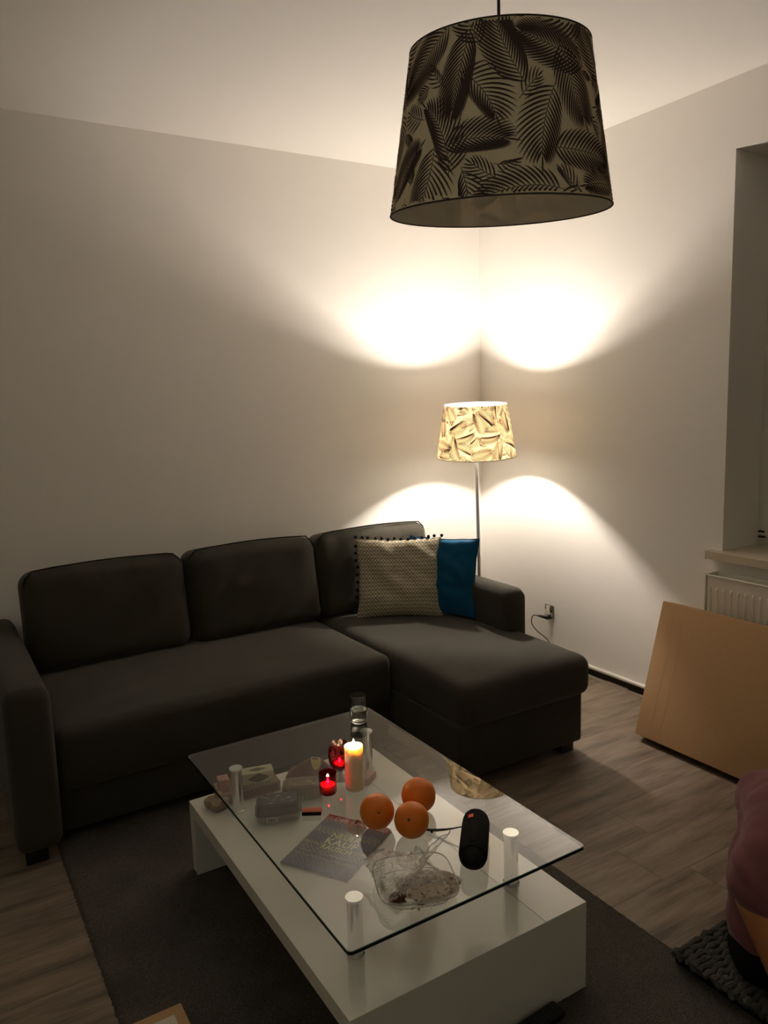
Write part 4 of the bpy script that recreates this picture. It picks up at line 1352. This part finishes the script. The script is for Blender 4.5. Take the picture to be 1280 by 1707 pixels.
t.b.inputs['Subsurface Weight'].default_value = .12; t.b.inputs['Subsurface Scale'].default_value = .008
M_skin = t.m
B = [((.08, -.055, .150, .085), (.08, .055, .150, .085)), ((.08, 0, .16, .09), (.08, 0, .28, .082)), ((.08, -.035, .28, .074), (.10, -.06, .41, .072)), ((.08, .035, .28, .074), (.10, .06, .41, .072)),
     ((.10, -.06, .41, .072), (.10, .06, .41, .072)), ((.11, 0, .44, .070), (.16, 0, .515, .050)), ((.16, 0, .515, .052), (.20, 0, .565, .050)),
     ((.205, 0, .61, .074), (.205, 0, .655, .078)), ((.245, 0, .575, .036), (.225, 0, .60, .055)), ((.282, 0, .612, .011), (.275, 0, .632, .008)), ((.262, 0, .59, .012), (.266, 0, .59, .012))]
for sd in (1, -1):
    B += [((.09, sd * .08, .425, .058), (.085, sd * .160, .41, .055)), ((.065, sd * .160, .41, .055), (.055, sd * .195, .33, .056)), ((.055, sd * .195, .33, .060), (.12, sd * .215, .175, .050)), ((.12, sd * .215, .175, .048), (.27, sd * .165, .185, .036)),
          ((.27, sd * .165, .185, .036), (.385, sd * .12, .175, .023)), ((.385, sd * .12, .175, .023), (.445, sd * .10, .170, .024))]
    B += [((.430, sd * .10 + q, .172, .017), (.452, sd * .10 + q * 1.2, .172, .013)) for q in (-.022, 0, .022)]
    for ds, ln in ((-.030, .058), (-.010, .070), (.010, .075), (.030, .068)):
        q = sd * .10 - sd * ds
        B += [((.452, q, .172, .0095), (.452 + ln * .5, q * 1.0 - sd * ds * .15, .170, .0086)), ((.452 + ln * .5, q - sd * ds * .15, .170, .0086), (.452 + ln * .95, q - sd * ds * .2, .152, .0074))]
    B += [((.395, sd * .085, .170, .014), (.420, sd * .052, .166, .0105)), ((.420, sd * .052, .166, .0105), (.448, sd * .045, .160, .0092))]
    B += [((.11, sd * .08, .135, .078), (.27, sd * .20, .145, .070)), ((.27, sd * .20, .145, .070), (.44, sd * .26, .125, .055)), ((.44, sd * .26, .125, .055), (.42, sd * .10, .095, .046)),
          ((.42, sd * .10, .095, .046), (.37, -sd * .07, .075, .033)), ((.37, -sd * .07, .075, .036), (.43, -sd * .17, .062, .026)), ((.205, sd * .078, .628, .012), (.200, sd * .084, .645, .012))]
limbs('body', B, M_skin, person, .0045, 2)
def shirt_mat():
    t = NT('mauve_cotton')
    v = t.coords(); a = t.noise(v, 14, 3); b = t.noise(v, 800, 2)
    c = t.mix(a, sr(112, 68, 72), sr(132, 84, 86)); t.link(c, t.b.inputs['Base Color'])
    t.b.inputs['Roughness'].default_value = .9; t.b.inputs['Sheen Weight'].default_value = .15; t.b.inputs['Specular IOR Level'].default_value = .1
    t.bump(b, .15, .002)
    return t.m
SB = [((.08, -.05, .175, .108), (.08, .05, .175, .108)), ((.08, -.05, .175, .108), (.075, -.035, .28, .104)), ((.08, .05, .175, .108), (.075, .035, .28, .104)), ((.075, -.035, .28, .104), (.095, -.07, .41, .098)), ((.075, .035, .28, .104), (.095, .07, .41, .098)),
      ((.095, -.07, .41, .098), (.095, .07, .41, .098)), ((.10, 0, .43, .095), (.155, 0, .50, .062))]
for sd in (1, -1):
    SB += [((.09, sd * .08, .42, .085), (.068, sd * .155, .405, .080)), ((.068, sd * .155, .405, .080), (.058, sd * .195, .372, .078))]
def folds(p, n):
    w = p + parent_off
    a = math.sin((p.z * 60 + p.x * 34 - p.y * 20 + noise.noise(p * 6) * 6)) * .0028
    b = noise.noise(Vector((p.x * 10 + p.z * 7, p.y * 9, p.z * 4))) * .008
    return p + n * (a + b)
parent_off = Vector()
limbs('shirt', SB, shirt_mat(), person, .007, 3, folds)
TB = [((.085, -.05, .115, .106), (.085, .05, .115, .106))]
for sd in (1, -1):
    TB += [((.11, sd * .08, .132, .090), (.27, sd * .20, .142, .080)), ((.27, sd * .20, .142, .080), (.44, sd * .26, .122, .064)), ((.44, sd * .26, .122, .064), (.42, sd * .10, .092, .055)), ((.42, sd * .10, .092, .055), (.38, -sd * .03, .078, .043))]
limbs('trousers', TB, plain('trouser_dark', sr(26, 24, 26), .95, spec=.1), person, .009, 1)
for sd in (1, -1):
    limbs('sock', [((.385, -sd * .045, .076, .038), (.365, -sd * .08, .073, .041)), ((.37, -sd * .08, .073, .041), (.435, -sd * .175, .060, .032))], plain('sock_dark', sr(20, 20, 22), .95), person, .007, 1)
limbs('hair', [((.190, 0, .668, .084), (.205, 0, .690, .074)), ((.155, 0, .60, .052), (.170, 0, .66, .078)), ((.235, 0, .700, .048), (.215, 0, .700, .060))], plain('hair_brown', sr(48, 34, 26), .7, var=.4, scale=300), person, .006, 1)
for sd in (1, -1):
    bm = bmesh.new(); bmesh.ops.create_icosphere(bm, subdivisions=2, radius=.0115); mb = MB(); mb.frombm(bm)
    e = mb.build('eye', plain('eye_white', sr(225, 222, 215), .2), person); e.location = W(.268, sd * .030, .645) - person.location
    bm = bmesh.new(); bmesh.ops.create_icosphere(bm, subdivisions=2, radius=.006); mb = MB(); mb.frombm(bm)
    i2 = mb.build('iris', plain('iris_brown', sr(50, 34, 20), .2), e); i2.location = F * .0075
limbs('lips', [((.272, -.018, .593, .0045), (.279, 0, .594, .006)), ((.279, 0, .594, .006), (.272, .018, .593, .0045))], plain('lip', sr(160, 84, 74), .5), person, .0015, 0)
